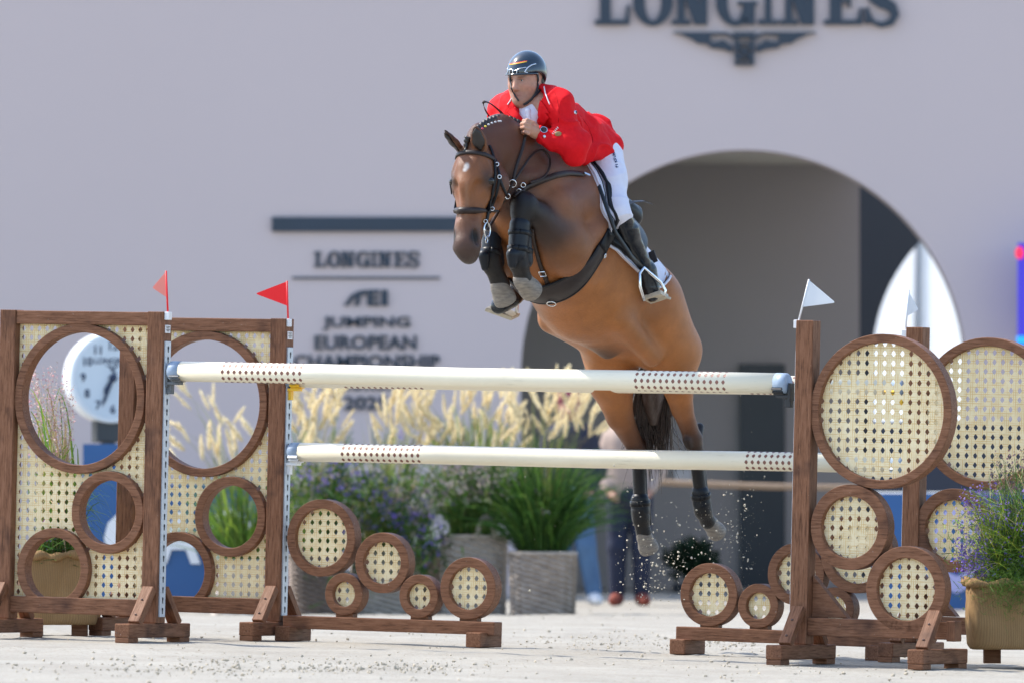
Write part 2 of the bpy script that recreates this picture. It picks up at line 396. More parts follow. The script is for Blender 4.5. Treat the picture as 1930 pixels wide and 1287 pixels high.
# ---------------------------------------------------------------- poles, cups, flags
def jump_pole(label, q, l, r, prints, caps=(1, 1), rad=.0495):
    (a0, z0), (a1, z1) = JL(*l, q), JL(*r, q); p0, p1 = Vector((a0, q, z0)), Vector((a1, q, z1)); x = (p1 - p0).normalized(); ln = (p1 - p0).length
    y = Vector((0, 1, 0)); z = x.cross(y); JW = JM(0, 0)
    Mx = JW @ Matrix(((x.x, y.x, z.x, p0.x), (x.y, y.y, z.y, p0.y), (x.z, y.z, z.z, p0.z), (0, 0, 0, 1)))
    b = MB(); b.tube([(.06, 0, 0), (ln * .25, 0, 0), (ln * .5, 0, -.004), (ln * .75, 0, 0), (ln - .06, 0, 0)], rad, 40)
    b2 = b.build('jump_pole', M['pole'], None, True, mat=None); b2.matrix_world = Mx; o = b2
    o.data.polygons.foreach_set('use_smooth', [len(p.vertices) < 5 for p in o.data.polygons])
    tag(o, label, 'jump pole', 'cream jump poles')
    for s, xx in ((0, 0), (1, ln - .065)):
        if caps[s]:
            c = MB(); e = .012; n = 40; prof = ([(0, 0.0001), (0, rad - .008), (.012, rad + .001), (.065, rad + .001)] if s == 0 else [(0, rad + .001), (.053, rad + .001), (.065, rad - .008), (.065, .0001)])
            c.tube([(xx + u, 0, 0) for u, _ in prof], [w_ for _, w_ in prof], n, True); c.build('end_cap', M['cap'], o, True)
    k = MB(); rr = rad + .0006
    for (ax0, cols, ph, sag) in prints:
        for i in range(cols):
            for j in range(9):
                xx = ax0 + i * .0335 + (.0 if j % 2 == 0 else .003); an = ph + j * 2 * math.pi / 9; pts = []
                for (u, w_) in ((0, .0115), (.0062, .0062), (.0092, 0), (.0062, -.0062), (0, -.0115), (-.0062, -.0062), (-.0092, 0), (-.0062, .0062)):
                    t = an + w_ / rr; fx = (xx + u) / ln; sg = -.004 * (1 - min(1, abs(fx - .5) / .25)); pts.append((xx + u, rr * -math.cos(t), rr * math.sin(t) + sg))
                k.add(pts, [tuple(range(8))])
    pr = k.build('diamond_print', M['print'], o, fix=False); pr['kind'] = 'stuff'
    return o, a0, a1
def ax(px, py, q, l): return JL(px, py, q)[0] - JL(*l, q)[0]
l = (321, 699); pole1, _, _ = jump_pole('top cream pole nearest the camera, lying between the nearer wings', 0, l, (1487, 722.5),
        [(ax(428, 700, 0, l), 14, .02, 0), (ax(1206, 718, 0, l), 15, 0.0, 0)])
l = (541, 712); pole2, _, _ = jump_pole('upper cream pole of the farther wings, mostly hidden behind the nearest pole', SPREAD, l, (1708, 729),
        [(ax(655, 712, SPREAD, l), 14, .25, 0), (ax(1420, 726, SPREAD, l), 10, .25, 0)], rad=.0475)
l = (546, 851); pole3, _, _ = jump_pole('lower cream pole, hanging alone below the others', SPREAD, l, (1708, 874),
        [(ax(653, 853, SPREAD, l), 14, -.12, 0), (ax(1414, 868, SPREAD, l), 10, -.12, 0)], rad=.0475)
def cup(label, q, px, py, side, m, name='pole_cup'):
    a, z = JL(px, py, q); b = MB()                       # py = underside of the pole
    b.box((0, 0, .0), .012, .05, .085); b.box((side * .035, 0, -.022), .07, .05, .014); b.box((side * .01, 0, -.05), .03, .03, .05)
    for i in range(7):                                  # curved lip under the pole
        an = R(-60 + 20 * i); b.box((side * .055, .052 * math.sin(an), .044 - .056 * math.cos(an)), .055, .019, .008, Matrix.Rotation(-an, 3, 'X'))
    o = b.build(name, m, None, bevel=.002); o.matrix_world = JM(a, q, z + .012); tag(o, label, 'pole cup', 'cups holding the poles'); return o
M['cup_grey'] = varied('worn_grey_steel', (.16, .17, .18), (.08, .085, .09), 40, .5, .3, metal=.4)
cup('worn dark grey cup under the left end of the nearest pole', 0, 318, 718, 1, M['cup_grey'])
cup('black cup under the right end of the nearest pole', 0, 1491, 743, -1, M['black'])
cup('yellow cup on the farther left wing', SPREAD, 543, 730, 1, M['yellow'])
cup('white cup under the left end of the lowest pole', SPREAD, 541, 870, 1, M['white'])
cup('cup on the farther right post behind the big cane ring', SPREAD, 1703, 747, -1, M['yellow'])
cup('lower cup on the farther right post behind the cane rings', SPREAD, 1703, 893, -1, M['white'])
def flag(label, q, tip, base, tri, m, staffm, holder=True):
    """little triangular flag on a staff"""
    tp, bp = JL(*tip, q), JL(*base, q); t = thing('jump_flag', label, 'flag', mat=JM(bp[0], q, bp[1]))
    rel = lambda p: Vector((JL(*p, q)[0] - bp[0], 0, JL(*p, q)[1] - bp[1]))
    b = MB(); b.tube([(0, 0, -.03), rel(tip)], .005, 8); b.build('staff', staffm, t, True)
    pts = [rel(p) for p in tri]; A, B_, C_ = pts
    # round the outer corner
    poly = [A] + [A.lerp(B_, .93), B_.lerp((A + C_) / 2, .04), C_.lerp(B_, .93)] + [C_]
    k = MB(); k.prism([(p.x, p.z) for p in poly], -.0012, .0012); k.build('pennant', m, t)
    if holder:
        h = MB(); h.box((0, 0, -.018), .028, .03, .04); h.build('clip', M['white'], t, bevel=.003)
    return t
flag('small pale pink flag on the nearer left wing', -.02, (313, 511), (317, 589), ((313.5, 512), (287, 543), (314.5, 561)), M['flag_pink'], M['redflag'])
flag('bigger bright red flag on the farther left wing', SPREAD - .02, (541, 530), (543.5, 602), ((541, 531), (481, 554), (542, 577)), M['flag_red'], M['redflag'])
flag('white flag tilted on the nearer right post', -.02, (1525, 527), (1503, 604), ((1524, 528), (1575, 571), (1512, 579)), M['flag_white'], M['white'])
flag('small white flag on the farther right post', SPREAD - .02, (1713, 547), (1706, 622), ((1712, 549), (1731, 584), (1708, 597)), M['flag_white'], M['white'])
# ---------------------------------------------------------------- low fillers with cane rings
def filler(label, post_px, end, rail_l, rail_r, rings, footpx):
    q = SPREAD; a0, z0 = JL(*rail_l, q); a1, z1 = JL(*rail_r, q); zc = (z0 + z1) / 2
    t = thing('jump_filler', label, 'jump filler', group='low fillers with cane rings', mat=JM(a0, q))
    beam(t, 'rail', (0, 0, z0), (a1 - a0, 0, z1), .09, .066)
    for i, (px, py, ro, ri) in enumerate(rings):
        a, z = JL(px, py, q - .035); ring(t, a - a0, z, ro, ri, .075, seg=56); cane_disc(t, a - a0, z, ri, ro, y=-.004, ph=(.3 * i, .2 + .35 * i))
        if z - ro < zc + .05: beam(t, 'mount', (a - a0 - .05, 0, zc + .040), (a - a0 + .05, 0, zc + .040), .05, .022, .002)
    for px in footpx:
        a = JL(px, 1200, q)[0] - a0
        beam(t, 'foot', (a, -.12, .04), (a, .12, .04), .085, .075, .006, hint=(1, 0, 0)); beam(t, 'spacer', (a - .03, 0, .091), (a + .06, 0, .091), .08, .024, .002)
    return t
filler('low filler at the left with five cane rings in front of the baskets', 0, 0, (541, 1171), (939, 1184),
       [(605, 1013, .197, .150), (720, 1060, .154, .107), (648, 1119, .108, .064), (789, 1123, .110, .066), (882, 1108, .157, .108)], (552, 912))
filler('low filler at the right, partly behind the nearer right post', 0, 0, (1281, 1192), (1700, 1208),
       [(1615, 1042, .197, .150), (1500, 1081, .154, .107), (1572, 1147, .108, .064), (1429, 1141, .110, .066), (1336, 1120, .157, .108)], (1296, 1664))
# ---------------------------------------------------------------- arena wall with its arch, signs, passage
DW = 72.0
M['wall'] = varied('wall_plaster', (.600, .502, .490), (.585, .489, .477), .35, .85, .03, 30)
M['sign'] = varied('sign_letters', (.026, .042, .066), (.022, .036, .056), 2, .5, .0)
def wx(px, d=DW): return (px - 965) * d / FP
def wz(py, d=DW): return CZ - (py - YH) * d / FP
def arch_wall(name, label, d, th, x0, x1, ztop, cx, cz, r, m, zb=-.4):
    n = 64; V = []; Fs = []
    arc = [(cx - r, zb)] + [(cx - r * math.cos(math.pi * i / n), cz + r * math.sin(math.pi * i / n)) for i in range(n + 1)] + [(cx + r, zb)]
    top = [(x0, zb)] + [(x0 + (x1 - x0) * i / n, ztop) for i in range(n + 1)] + [(x1, zb)]
    k = len(arc)
    for y in (d, d + th): V += [(x, y, z) for x, z in arc] + [(x, y, z) for x, z in top]
    for i in range(k - 1):
        Fs.append((i, i + 1, k + i + 1, k + i)); o = 2 * k
        Fs.append((o + i + 1, o + i, o + k + i, o + k + i + 1))
        Fs.append((i + 1, i, o + i, o + i + 1)); Fs.append((k + i, k + i + 1, o + k + i + 1, o + k + i))
    o = link(name, mesh(name, V, Fs), m); return tag(o, label, 'wall')
arch_wall('arena_wall', 'tall pale lilac grey wall with a big round arch and dark signs', DW, .45, -16, 16, 8.2, wx(1402), wz(703), 420 * DW / FP, M['wall'])
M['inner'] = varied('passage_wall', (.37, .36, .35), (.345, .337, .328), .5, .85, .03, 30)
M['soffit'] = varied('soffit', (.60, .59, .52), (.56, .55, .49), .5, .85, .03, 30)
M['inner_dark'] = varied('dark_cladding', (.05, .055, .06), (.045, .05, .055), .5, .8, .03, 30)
M['door'] = varied('dark_door', (.012, .02, .032), (.010, .016, .026), 2, .35, .03)
D2 = 77.0
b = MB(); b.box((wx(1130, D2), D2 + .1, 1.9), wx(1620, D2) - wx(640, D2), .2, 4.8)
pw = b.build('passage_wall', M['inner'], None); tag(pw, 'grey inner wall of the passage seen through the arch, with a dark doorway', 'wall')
b = MB(); b.box((wx(1437, D2), D2 - .03, (wz(645, D2) - .4) / 2), wx(1480, D2) - wx(1395, D2), .06, wz(645, D2) + .0); dr = b.build('door', M['door'], pw)
b = MB(); b.box((wx(1287, D2), D2 - .015, wz(897, D2)), .16, .02, .13); b.build('notice', M['paper'], pw)
D3 = 84.0
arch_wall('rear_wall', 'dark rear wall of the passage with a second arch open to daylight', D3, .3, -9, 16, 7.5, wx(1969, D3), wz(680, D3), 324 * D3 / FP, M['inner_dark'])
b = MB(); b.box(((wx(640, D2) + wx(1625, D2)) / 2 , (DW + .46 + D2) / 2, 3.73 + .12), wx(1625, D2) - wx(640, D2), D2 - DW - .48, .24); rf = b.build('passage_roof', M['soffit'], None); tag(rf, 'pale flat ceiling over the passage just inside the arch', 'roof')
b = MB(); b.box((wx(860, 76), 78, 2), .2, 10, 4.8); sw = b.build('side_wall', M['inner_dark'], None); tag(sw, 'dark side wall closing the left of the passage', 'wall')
# white marquee beyond
def fabric(name, col, t):
    return flag_mat(name, col, t)
M['tent'] = fabric('white_tent_fabric', (.93, .94, .95), .55)
tn = thing('marquee', 'white sunlit marquee glimpsed through the far arch', 'marquee', mat=Matrix.Translation((5.2, 97, 0)) @ Matrix.Rotation(R(-50), 4, 'Z'))
b = MB(); b.box((0, 0, 2.2), 16, .02, 5.2); b.build('tent_wall', M['tent'], tn)
b = MB(); b.prism([(-8.3, 4.75), (8.3, 4.75), (0, 7.4)], -.1, -.08); b.build('gable', M['tent'], tn)
M['tentpole'] = mat('tent_pole', (.35, .36, .37), .4, .5)
b = MB(); b.tube([(-.62, -.055, -.3), (-.62, -.055, 4.7)], .04, 10); b.build('tent_pole', M['tentpole'], tn, True)

# slab serif letters, unit height, built from overlapping bars on slightly different depths
def glyph(ch, wd):
    """list of polygons (x,z) in a box wd x 1"""
    t, th = .25 * min(1, wd / .8), .10; sf = .10; out = []
    def box(x0, z0, x1, z1): out.append([(x0, z0), (x1, z0), (x1, z1), (x0, z1)])
    def arcring(cx, cz, rx, rz, tx, tz, a0, a1, n=40):
        for i in range(n):
            u, v = R(a0 + (a1 - a0) * i / n), R(a0 + (a1 - a0) * (i + 1) / n)
            out.append([(cx + rx * math.cos(u), cz + rz * math.sin(u)), (cx + rx * math.cos(v), cz + rz * math.sin(v)),
                        (cx + (rx - tx) * math.cos(v), cz + (rz - tz) * math.sin(v)), (cx + (rx - tx) * math.cos(u), cz + (rz - tz) * math.sin(u))])
    if ch == 'I': box(wd / 2 - t * .55, 0, wd / 2 + t * .55, 1); box(0, 0, wd, th); box(0, 1 - th, wd, 1)
    elif ch == 'L':
        x = wd * .15; box(x, 0, x + t, 1); box(0, 0, wd, th); box(0, 1 - th, x + t + .12, 1); out.append([(wd - .1, th), (wd, th), (wd, .42), (wd - .05, .42)])
    elif ch == 'O': arcring(wd / 2, .5, wd / 2, .53, t, .11, 0, 360, 56)
    elif ch == 'G':
        arcring(wd * .47, .5, wd * .47, .53, t, .11, 48, 360, 50); box(wd * .94 - t, .0, wd * .94, .50); box(wd * .94 - t - .12, .42, wd, .50); box(wd * .82, .62, wd * .90, 1.0)
    elif ch == 'N':
        a = t * .62; x = wd * .14; box(x, 0, x + a, 1); box(0, 0, x + a + .12, th); box(0, 1 - th, x + a, 1)
        xr = wd * .88; box(xr - a, 0, xr, 1); box(xr - a - .12, 1 - th, wd, 1)
        out.append([(x, 1), (x + t * 1.1, 1), (xr, 0), (xr - t * 1.1, 0)])
    elif ch == 'E':
        x = wd * .15; box(x, 0, x + t, 1); box(0, 0, wd, th); box(0, 1 - th, wd * .95, 1); box(x + t, .47, wd * .68, .55); box(wd * .64, .36, wd * .70, .66)
        out.append([(wd - .12, th), (wd, th), (wd, .36), (wd - .05, .36)]); out.append([(wd * .95 - .12, 1 - th), (wd * .95, 1 - th), (wd * .95, .68), (wd * .95 - .05, .68)])
    elif ch == 'S':
        pts = [(.90, .74), (.80, .92), (.52, 1.0), (.22, .93), (.12, .75), (.24, .58), (.52, .48), (.80, .38), (.90, .22), (.78, .05), (.50, -.01), (.22, .06), (.10, .26)]
        ws = [.06, .09, .12, .15, .19, .23, .27, .23, .19, .15, .12, .09, .06]; P_ = []
        for i in range(len(pts)):
            a, c = pts[max(i - 1, 0)], pts[min(i + 1, len(pts) - 1)]; dx, dz = c[0] - a[0], c[1] - a[1]; l_ = math.hypot(dx * wd, dz)
            nx, nz = -dz / l_, dx * wd / l_; x, z = pts[i][0] * wd, pts[i][1]; P_.append(((x + nx * ws[i] / 2, z + nz * ws[i] / 2), (x - nx * ws[i] / 2, z - nz * ws[i] / 2)))
        for i in range(len(P_) - 1): out.append([P_[i][0], P_[i + 1][0], P_[i + 1][1], P_[i][1]])
        box(0, .02, .09 * wd + .03, .36); box(wd - .09 * wd - .03, .64, wd, .98)
    return out
def letters(par, word, xs, base, hgt, d, depth, m):
    for ch, (x0, x1) in zip(word, xs):
        s = hgt * d / FP; wd = (x1 - x0) / hgt; b = MB()
        for i, pg in enumerate(glyph(ch, wd)):
            b.prism([(x * s, z * s) for x, z in pg], -depth - .0006 * (i % 9), .002)
        b.build('letter', m, par, loc=(wx(x0, d), d - .004, wz(base, d)))
XS = [(1121, 1186), (1193, 1268), (1266, 1342), (1349, 1427), (1429, 1466), (1469, 1543), (1553, 1625), (1630, 1693)]
sg = thing('wall_sign', 'dark slab serif sign with a winged hourglass high on the wall above the arch', 'sign', (0, 0, 0))
letters(sg, 'LONGINES', XS, 47.5, 88, DW, .05, M['sign'])
def emblem(par, cx, cz, s, d, depth, m):
    b = MB(); k = 0
    def pg(poly):
        nonlocal k
        b.prism([(x * s, z * s) for x, z in poly], -depth - .0007 * k, .002); k += 1
    for sg_ in (-1, 1):
        f = lambda L_: [(sg_ * x, -z) for x, z in L_]
        pg(f([(380, 0), (95, 0), (95, 14), (180, 16), (380, 6)])); pg(f([(352, 6), (180, 14), (185, 40), (290, 34)]))
        pg(f([(290, 32), (185, 38), (170, 58), (200, 64), (250, 60)])); pg(f([(200, 62), (170, 56), (115, 40), (60, 78), (70, 108), (110, 92), (180, 84)]))
        pg(f([(95, 2), (70, 12), (52, 30), (60, 36), (100, 14)])); pg(f([(32, 28), (52, 28), (52, 175), (34, 175)]))
        pg(f([(34, 62), (46, 70), (-28, 142), (-42, 132)]))
    pg([(-62, 0), (62, 0), (50, -30), (-50, -30)]); pg([(-36, -56), (36, -56), (36, -66), (-36, -66)]); pg([(-36, -136), (36, -136), (36, -146), (-36, -146)]); pg([(-52, -160), (52, -160), (52, -176), (-52, -176)])
    b.build('emblem', m, par, loc=(wx(cx, d), d - .004, wz(cz, d)))
emblem(sg, 1403, 62, DW / FP / 2.838, DW, .05, M['sign'])
es = thing('event_sign', 'dark event lettering on the wall left of the arch under a thick bar', 'sign', (0, 0, 0))
def bar(par, x0, x1, y0, y1, name, depth=.04, d=DW, m=None):
    b = MB(); b.box(((wx(x0, d) + wx(x1, d)) / 2, d - .004 - depth / 2, (wz(y0, d) + wz(y1, d)) / 2), wx(x1, d) - wx(x0, d), depth, wz(y0, d) - wz(y1, d)); return b.build(name, m or M['sign'], par)
bar(es, 513, 869, 410, 437, 'bar'); bar(es, 551, 829, 522.5, 526.5, 'rule', .015)
letters(es, 'LONGINES', [(592 + (a - 1121) * 198 / 572, 592 + (c - 1121) * 198 / 572) for a, c in XS], 504, 29, DW, .02, M['sign'])
def text(par, s, x0, x1, y0, y1, d, depth, m, weight=.0, name='lettering', rot=None, font_flip=False):
    """plain lettering fitted to a pixel box"""
    cu = bpy.data.curves.new(name, 'FONT'); cu.body = s; cu.size = 1; cu.extrude = .02; cu.offset = weight; cu.resolution_u = 3
    o = bpy.data.objects.new(name, cu); COL.objects.link(o); bpy.context.view_layer.update()
    me = bpy.data.meshes.new_from_object(o.evaluated_get(bpy.context.evaluated_depsgraph_get())); bpy.data.objects.remove(o); bpy.data.curves.remove(cu)
    co = np.empty(len(me.vertices) * 3); me.vertices.foreach_get('co', co); co = co.reshape(-1, 3)
    mn, mx = co.min(0), co.max(0); W, H = wx(x1, d) - wx(x0, d), wz(y0, d) - wz(y1, d)
    out = np.empty_like(co); out[:, 0] = (co[:, 0] - mn[0]) / (mx[0] - mn[0]) * W; out[:, 2] = (co[:, 1] - mn[1]) / (mx[1] - mn[1]) * H
    out[:, 1] = np.where(co[:, 2] > 0, -depth, 0.0); me.vertices.foreach_set('co', out.ravel()); me.update(); me.materials.clear()
    return link(name, me, m, par, (wx(x0, d), d - .004, wz(y1, d)))
text(es, 'JUMPING', 608, 773, 597, 623, DW, .02, M['sign'], .020); text(es, 'EUROPEAN', 593, 785, 632, 659, DW, .02, M['sign'], .020)
text(es, 'CHAMPIONSHIP', 553, 829, 668, 694, DW, .02, M['sign'], .020); text(es, 'A CORUÑA', 606, 776, 702, 735, DW, .02, M['sign'], .020)
text(es, '2025', 648, 731, 746, 772, DW, .02, M['sign'], .020)
b = MB(); s = DW / FP
for i, pgn in enumerate([[(648, 577), (656, 577), (668, 562), (662, 556)], [(662, 557), (668, 563), (682, 558), (690, 556), (690, 547), (676, 549)], [(672, 561), (680, 559), (677, 577), (668, 577)],
             [(692, 547), (701, 547), (701, 577), (692, 577)], [(700, 547), (715, 547), (715, 554), (700, 554)], [(700, 559), (713, 559), (713, 565), (700, 565)], [(700, 570), (715, 570), (715, 577), (700, 577)], [(719, 547), (731, 547), (731, 577), (719, 577)]]):
    b.prism([((x - 648) * s, (577 - z) * s) for x, z in pgn], -.02 - .0007 * i, .002)
b.build('federation_logo', M['sign'], es, loc=(wx(648), DW - .004, wz(577)))
# blue screen at the right edge of the wall
M['led'] = mat('screen_glow', (.02, .01, .2), .4); bsdf(M['led']).inputs['Emission Color'].default_value = (.018, .014, .22, 1); bsdf(M['led']).inputs['Emission Strength'].default_value = 1
M['led2'] = mat('screen_cyan', (.0, .1, .3), .4); bsdf(M['led2']).inputs['Emission Color'].default_value = (.008, .2, .55, 1); bsdf(M['led2']).inputs['Emission Strength'].default_value = 1
M['led3'] = mat('screen_red', (.3, .0, .02), .4); bsdf(M['led3']).inputs['Emission Color'].default_value = (.45, .015, .05, 1); bsdf(M['led3']).inputs['Emission Strength'].default_value = 1
sc_ = thing('video_screen', 'glowing blue video screen at the right edge of the photo', 'screen', (0, 0, 0))
bar(sc_, 1917.5, 2300, 459, 652, 'screen_face', .1, 71.6, M['led']); bar(sc_, 1916, 2302, 634, 648, 'cyan_band', .02, 71.48, M['led2'])
b = MB(); b.sphere((wx(1922, 71.45), 71.47, wz(477, 71.45)), .055, 8, (.7, .3, 1)); b.build('red_dot', M['led3'], sc_, True)
# sponsor boards
M['blue'] = varied('blue_board', (.018, .10, .29), (.016, .09, .26), 1, .4, .02); M['navy'] = varied('navy_board', (.010, .016, .04), (.009, .014, .034), 1, .4, .02)
M['lilac'] = mat('lilac_print', (.42, .40, .66), .5); M['bwhite'] = mat('white_print', (.80, .81, .84), .5); M['grey'] = varied('dark_bracket', (.05, .055, .06), (.035, .04, .045), 3, .5, .1)
DB = 60.2
bb = thing('sponsor_board', 'blue sponsor board with big white letters behind the left wings', 'board', (0, 0, 0))
bar(bb, 158, 268, 836, 1134, 'board', .12, DB, M['blue']); bar(bb, 268, 560, 912, 1134, 'board', .12, DB + .003, M['blue'])
def disc_letter(par, ch, x0, x1, y0, y1, d, m):
    text(par, ch, x0, x1, y0, y1, d, .012, m, .03, 'letter')
disc_letter(bb, 'C', 196, 292, 958, 1066, DB - .13, M['bwhite']); disc_letter(bb, 'A', 296, 378, 962, 1062, DB - .13, M['bwhite']); disc_letter(bb, 'O', 388, 478, 958, 1066, DB - .13, M['bwhite'])
rb = thing('sponsor_board', 'dark navy and blue sponsor board with lilac letters behind the right wings', 'board', (0, 0, 0))
DR = 62.0
bar(rb, 1645, 2200, 795, 926, 'navy_panel', .10, DR, M['navy']); bar(rb, 1645, 2200, 929, 1148, 'board', .12, DR, M['blue'])
for i, x in enumerate((1757, 1868)): disc_letter(rb, 'OC'[i], x, x + 92, 952, 1118, DR - .13, M['lilac'])
lb = thing('sponsor_board', 'low navy board with a pale winged mark near the ground behind the left feet', 'board', (0, 0, 0))
DL = 50.0
bar(lb, 357, 436, 1176, 1198, 'board', .05, DL, M['navy']); bar(lb, 352, 512, 1197.5, 1203, 'plinth', .09, DL, M['white']); bar(lb, 441, 512, 1176, 1197, 'side_panel', .05, DL, varied('pale_blue', (.25, .42, .62), (.2, .36, .55), 3))
emblem(lb, 396, 1178, DL / FP / 14, DL - .056, .004, M['bwhite']); bar(lb, 374, 417, 1199, 1202, 'strip', .01, DL - .095, varied('beige_strip', (.6, .5, .3), (.5, .4, .24), 5))
# ---------------------------------------------------------------- clock on its stand
DC = 61.0; ck = thing('round_clock', 'large white round clock standing behind the nearer left wing', 'clock', mat=Matrix.Translation(P(207, 712, DC)) @ Matrix.Rotation(R(24), 4, 'Z'))
rc = 85 * DC / FP; M['clockwhite'] = mat('clock_white', (.80, .83, .86), .35); M['clockface'] = mat('clock_face', (.62, .68, .73), .5); M['ink'] = mat('clock_ink', (.02, .035, .08), .5)
def turned(par, name, prof, m, n=56):
    b = MB(); nn = len(prof)
    vs = [(r * math.cos(2 * math.pi * k / n), y, r * math.sin(2 * math.pi * k / n)) for r, y in prof for k in range(n)]
    fs = [(i * n + k, i * n + (k + 1) % n, (i + 1) * n + (k + 1) % n, (i + 1) * n + k) for i in range(nn - 1) for k in range(n)]
    b.add(vs, fs + [tuple(range(n - 1, -1, -1)), tuple((nn - 1) * n + k for k in range(n))]); return b.build(name, m, par, True)
# shading: flat caps
case = turned(ck, 'case', [(rc * .90, -.052), (rc * .97, -.06), (rc, -.045), (rc, .10), (rc * .9, .13), (rc * .3, .14)], M['clockwhite'])
dl = turned(ck, 'dial', [(rc * .885, -.0535), (rc * .885, -.0575)], M['clockface'])
for p_ in dl.data.polygons: p_.use_smooth = False
def ctext(s, x, z, h, weight=.03, depth=.004):
    cu = bpy.data.curves.new('numeral', 'FONT'); cu.body = s; cu.size = h; cu.align_x = 'CENTER'; cu.align_y = 'CENTER'; cu.extrude = .002; cu.offset = weight * h; cu.resolution_u = 3
    o = bpy.data.objects.new('numeral', cu); COL.objects.link(o); bpy.context.view_layer.update()
    me = bpy.data.meshes.new_from_object(o.evaluated_get(bpy.context.evaluated_depsgraph_get())); bpy.data.objects.remove(o); me.materials.clear()
    q = link('numeral', me, M['ink'], ck, (x, -.0585, z)); q.rotation_euler = (R(90), 0, 0); return q
for i in range(1, 13): a = R(90 - 30 * i); ctext(str(i), rc * .70 * math.cos(a), rc * .70 * math.sin(a), .085)
q = ctext('LONGINES', 0, rc * .37, .062, .02); q.name = 'maker_name'
b = MB(); b.prism([(-.06, .0), (-.012, .0), (0, -.03), (.012, 0), (.06, 0), (.02, -.018), (.008, -.05), (-.008, -.05), (-.02, -.018)], -.0605, -.057); b.build('emblem', M['ink'], ck, loc=(0, 0, rc * .28))
def hand(ang, ln, wd, y):
    b = MB(); a = R(90 - ang); d_ = Vector((math.cos(a), 0, math.sin(a))); n_ = Vector((-d_.z, 0, d_.x))
    pts = [-d_ * ln * .2 + n_ * wd * .5, d_ * ln * .75 + n_ * wd * .6, d_ * ln, d_ * ln * .75 - n_ * wd * .6, -d_ * ln * .2 - n_ * wd * .5]
    b.prism([(p.x, p.z) for p in pts], y - .003, y); b.build('hand', M['ink'], ck)
hand(211, rc * .42, .032, -.064); hand(203, rc * .70, .020, -.069); turned(ck, 'hub', [(.001, -.073), (.03, -.073), (.03, -.056)], M['ink'], 20)
b = MB(); b.box((0, .04, -rc - .06), .22, .12, .16); b.box((0, .04, -rc - .35), .09, .09, .6); b.box((0, .04, -rc - .95), .3, .2, .7); b.build('stand', M['grey'], ck, bevel=.01)
# rope barrier in the passage
M['rope'] = varied('rope', (.36, .25, .17), (.28, .19, .12), 30, .9, .3)
b = MB(); b.tube([P(1150 + 12 * i, 903 + 16 * (i / 40) + 3 * math.sin(i / 40 * math.pi), 68) for i in range(41)], .026, 8); rp = b.build('barrier_rope', M['rope'], None, True)
tag(rp, 'tan barrier rope stretched across the arch behind the horse', 'rope')
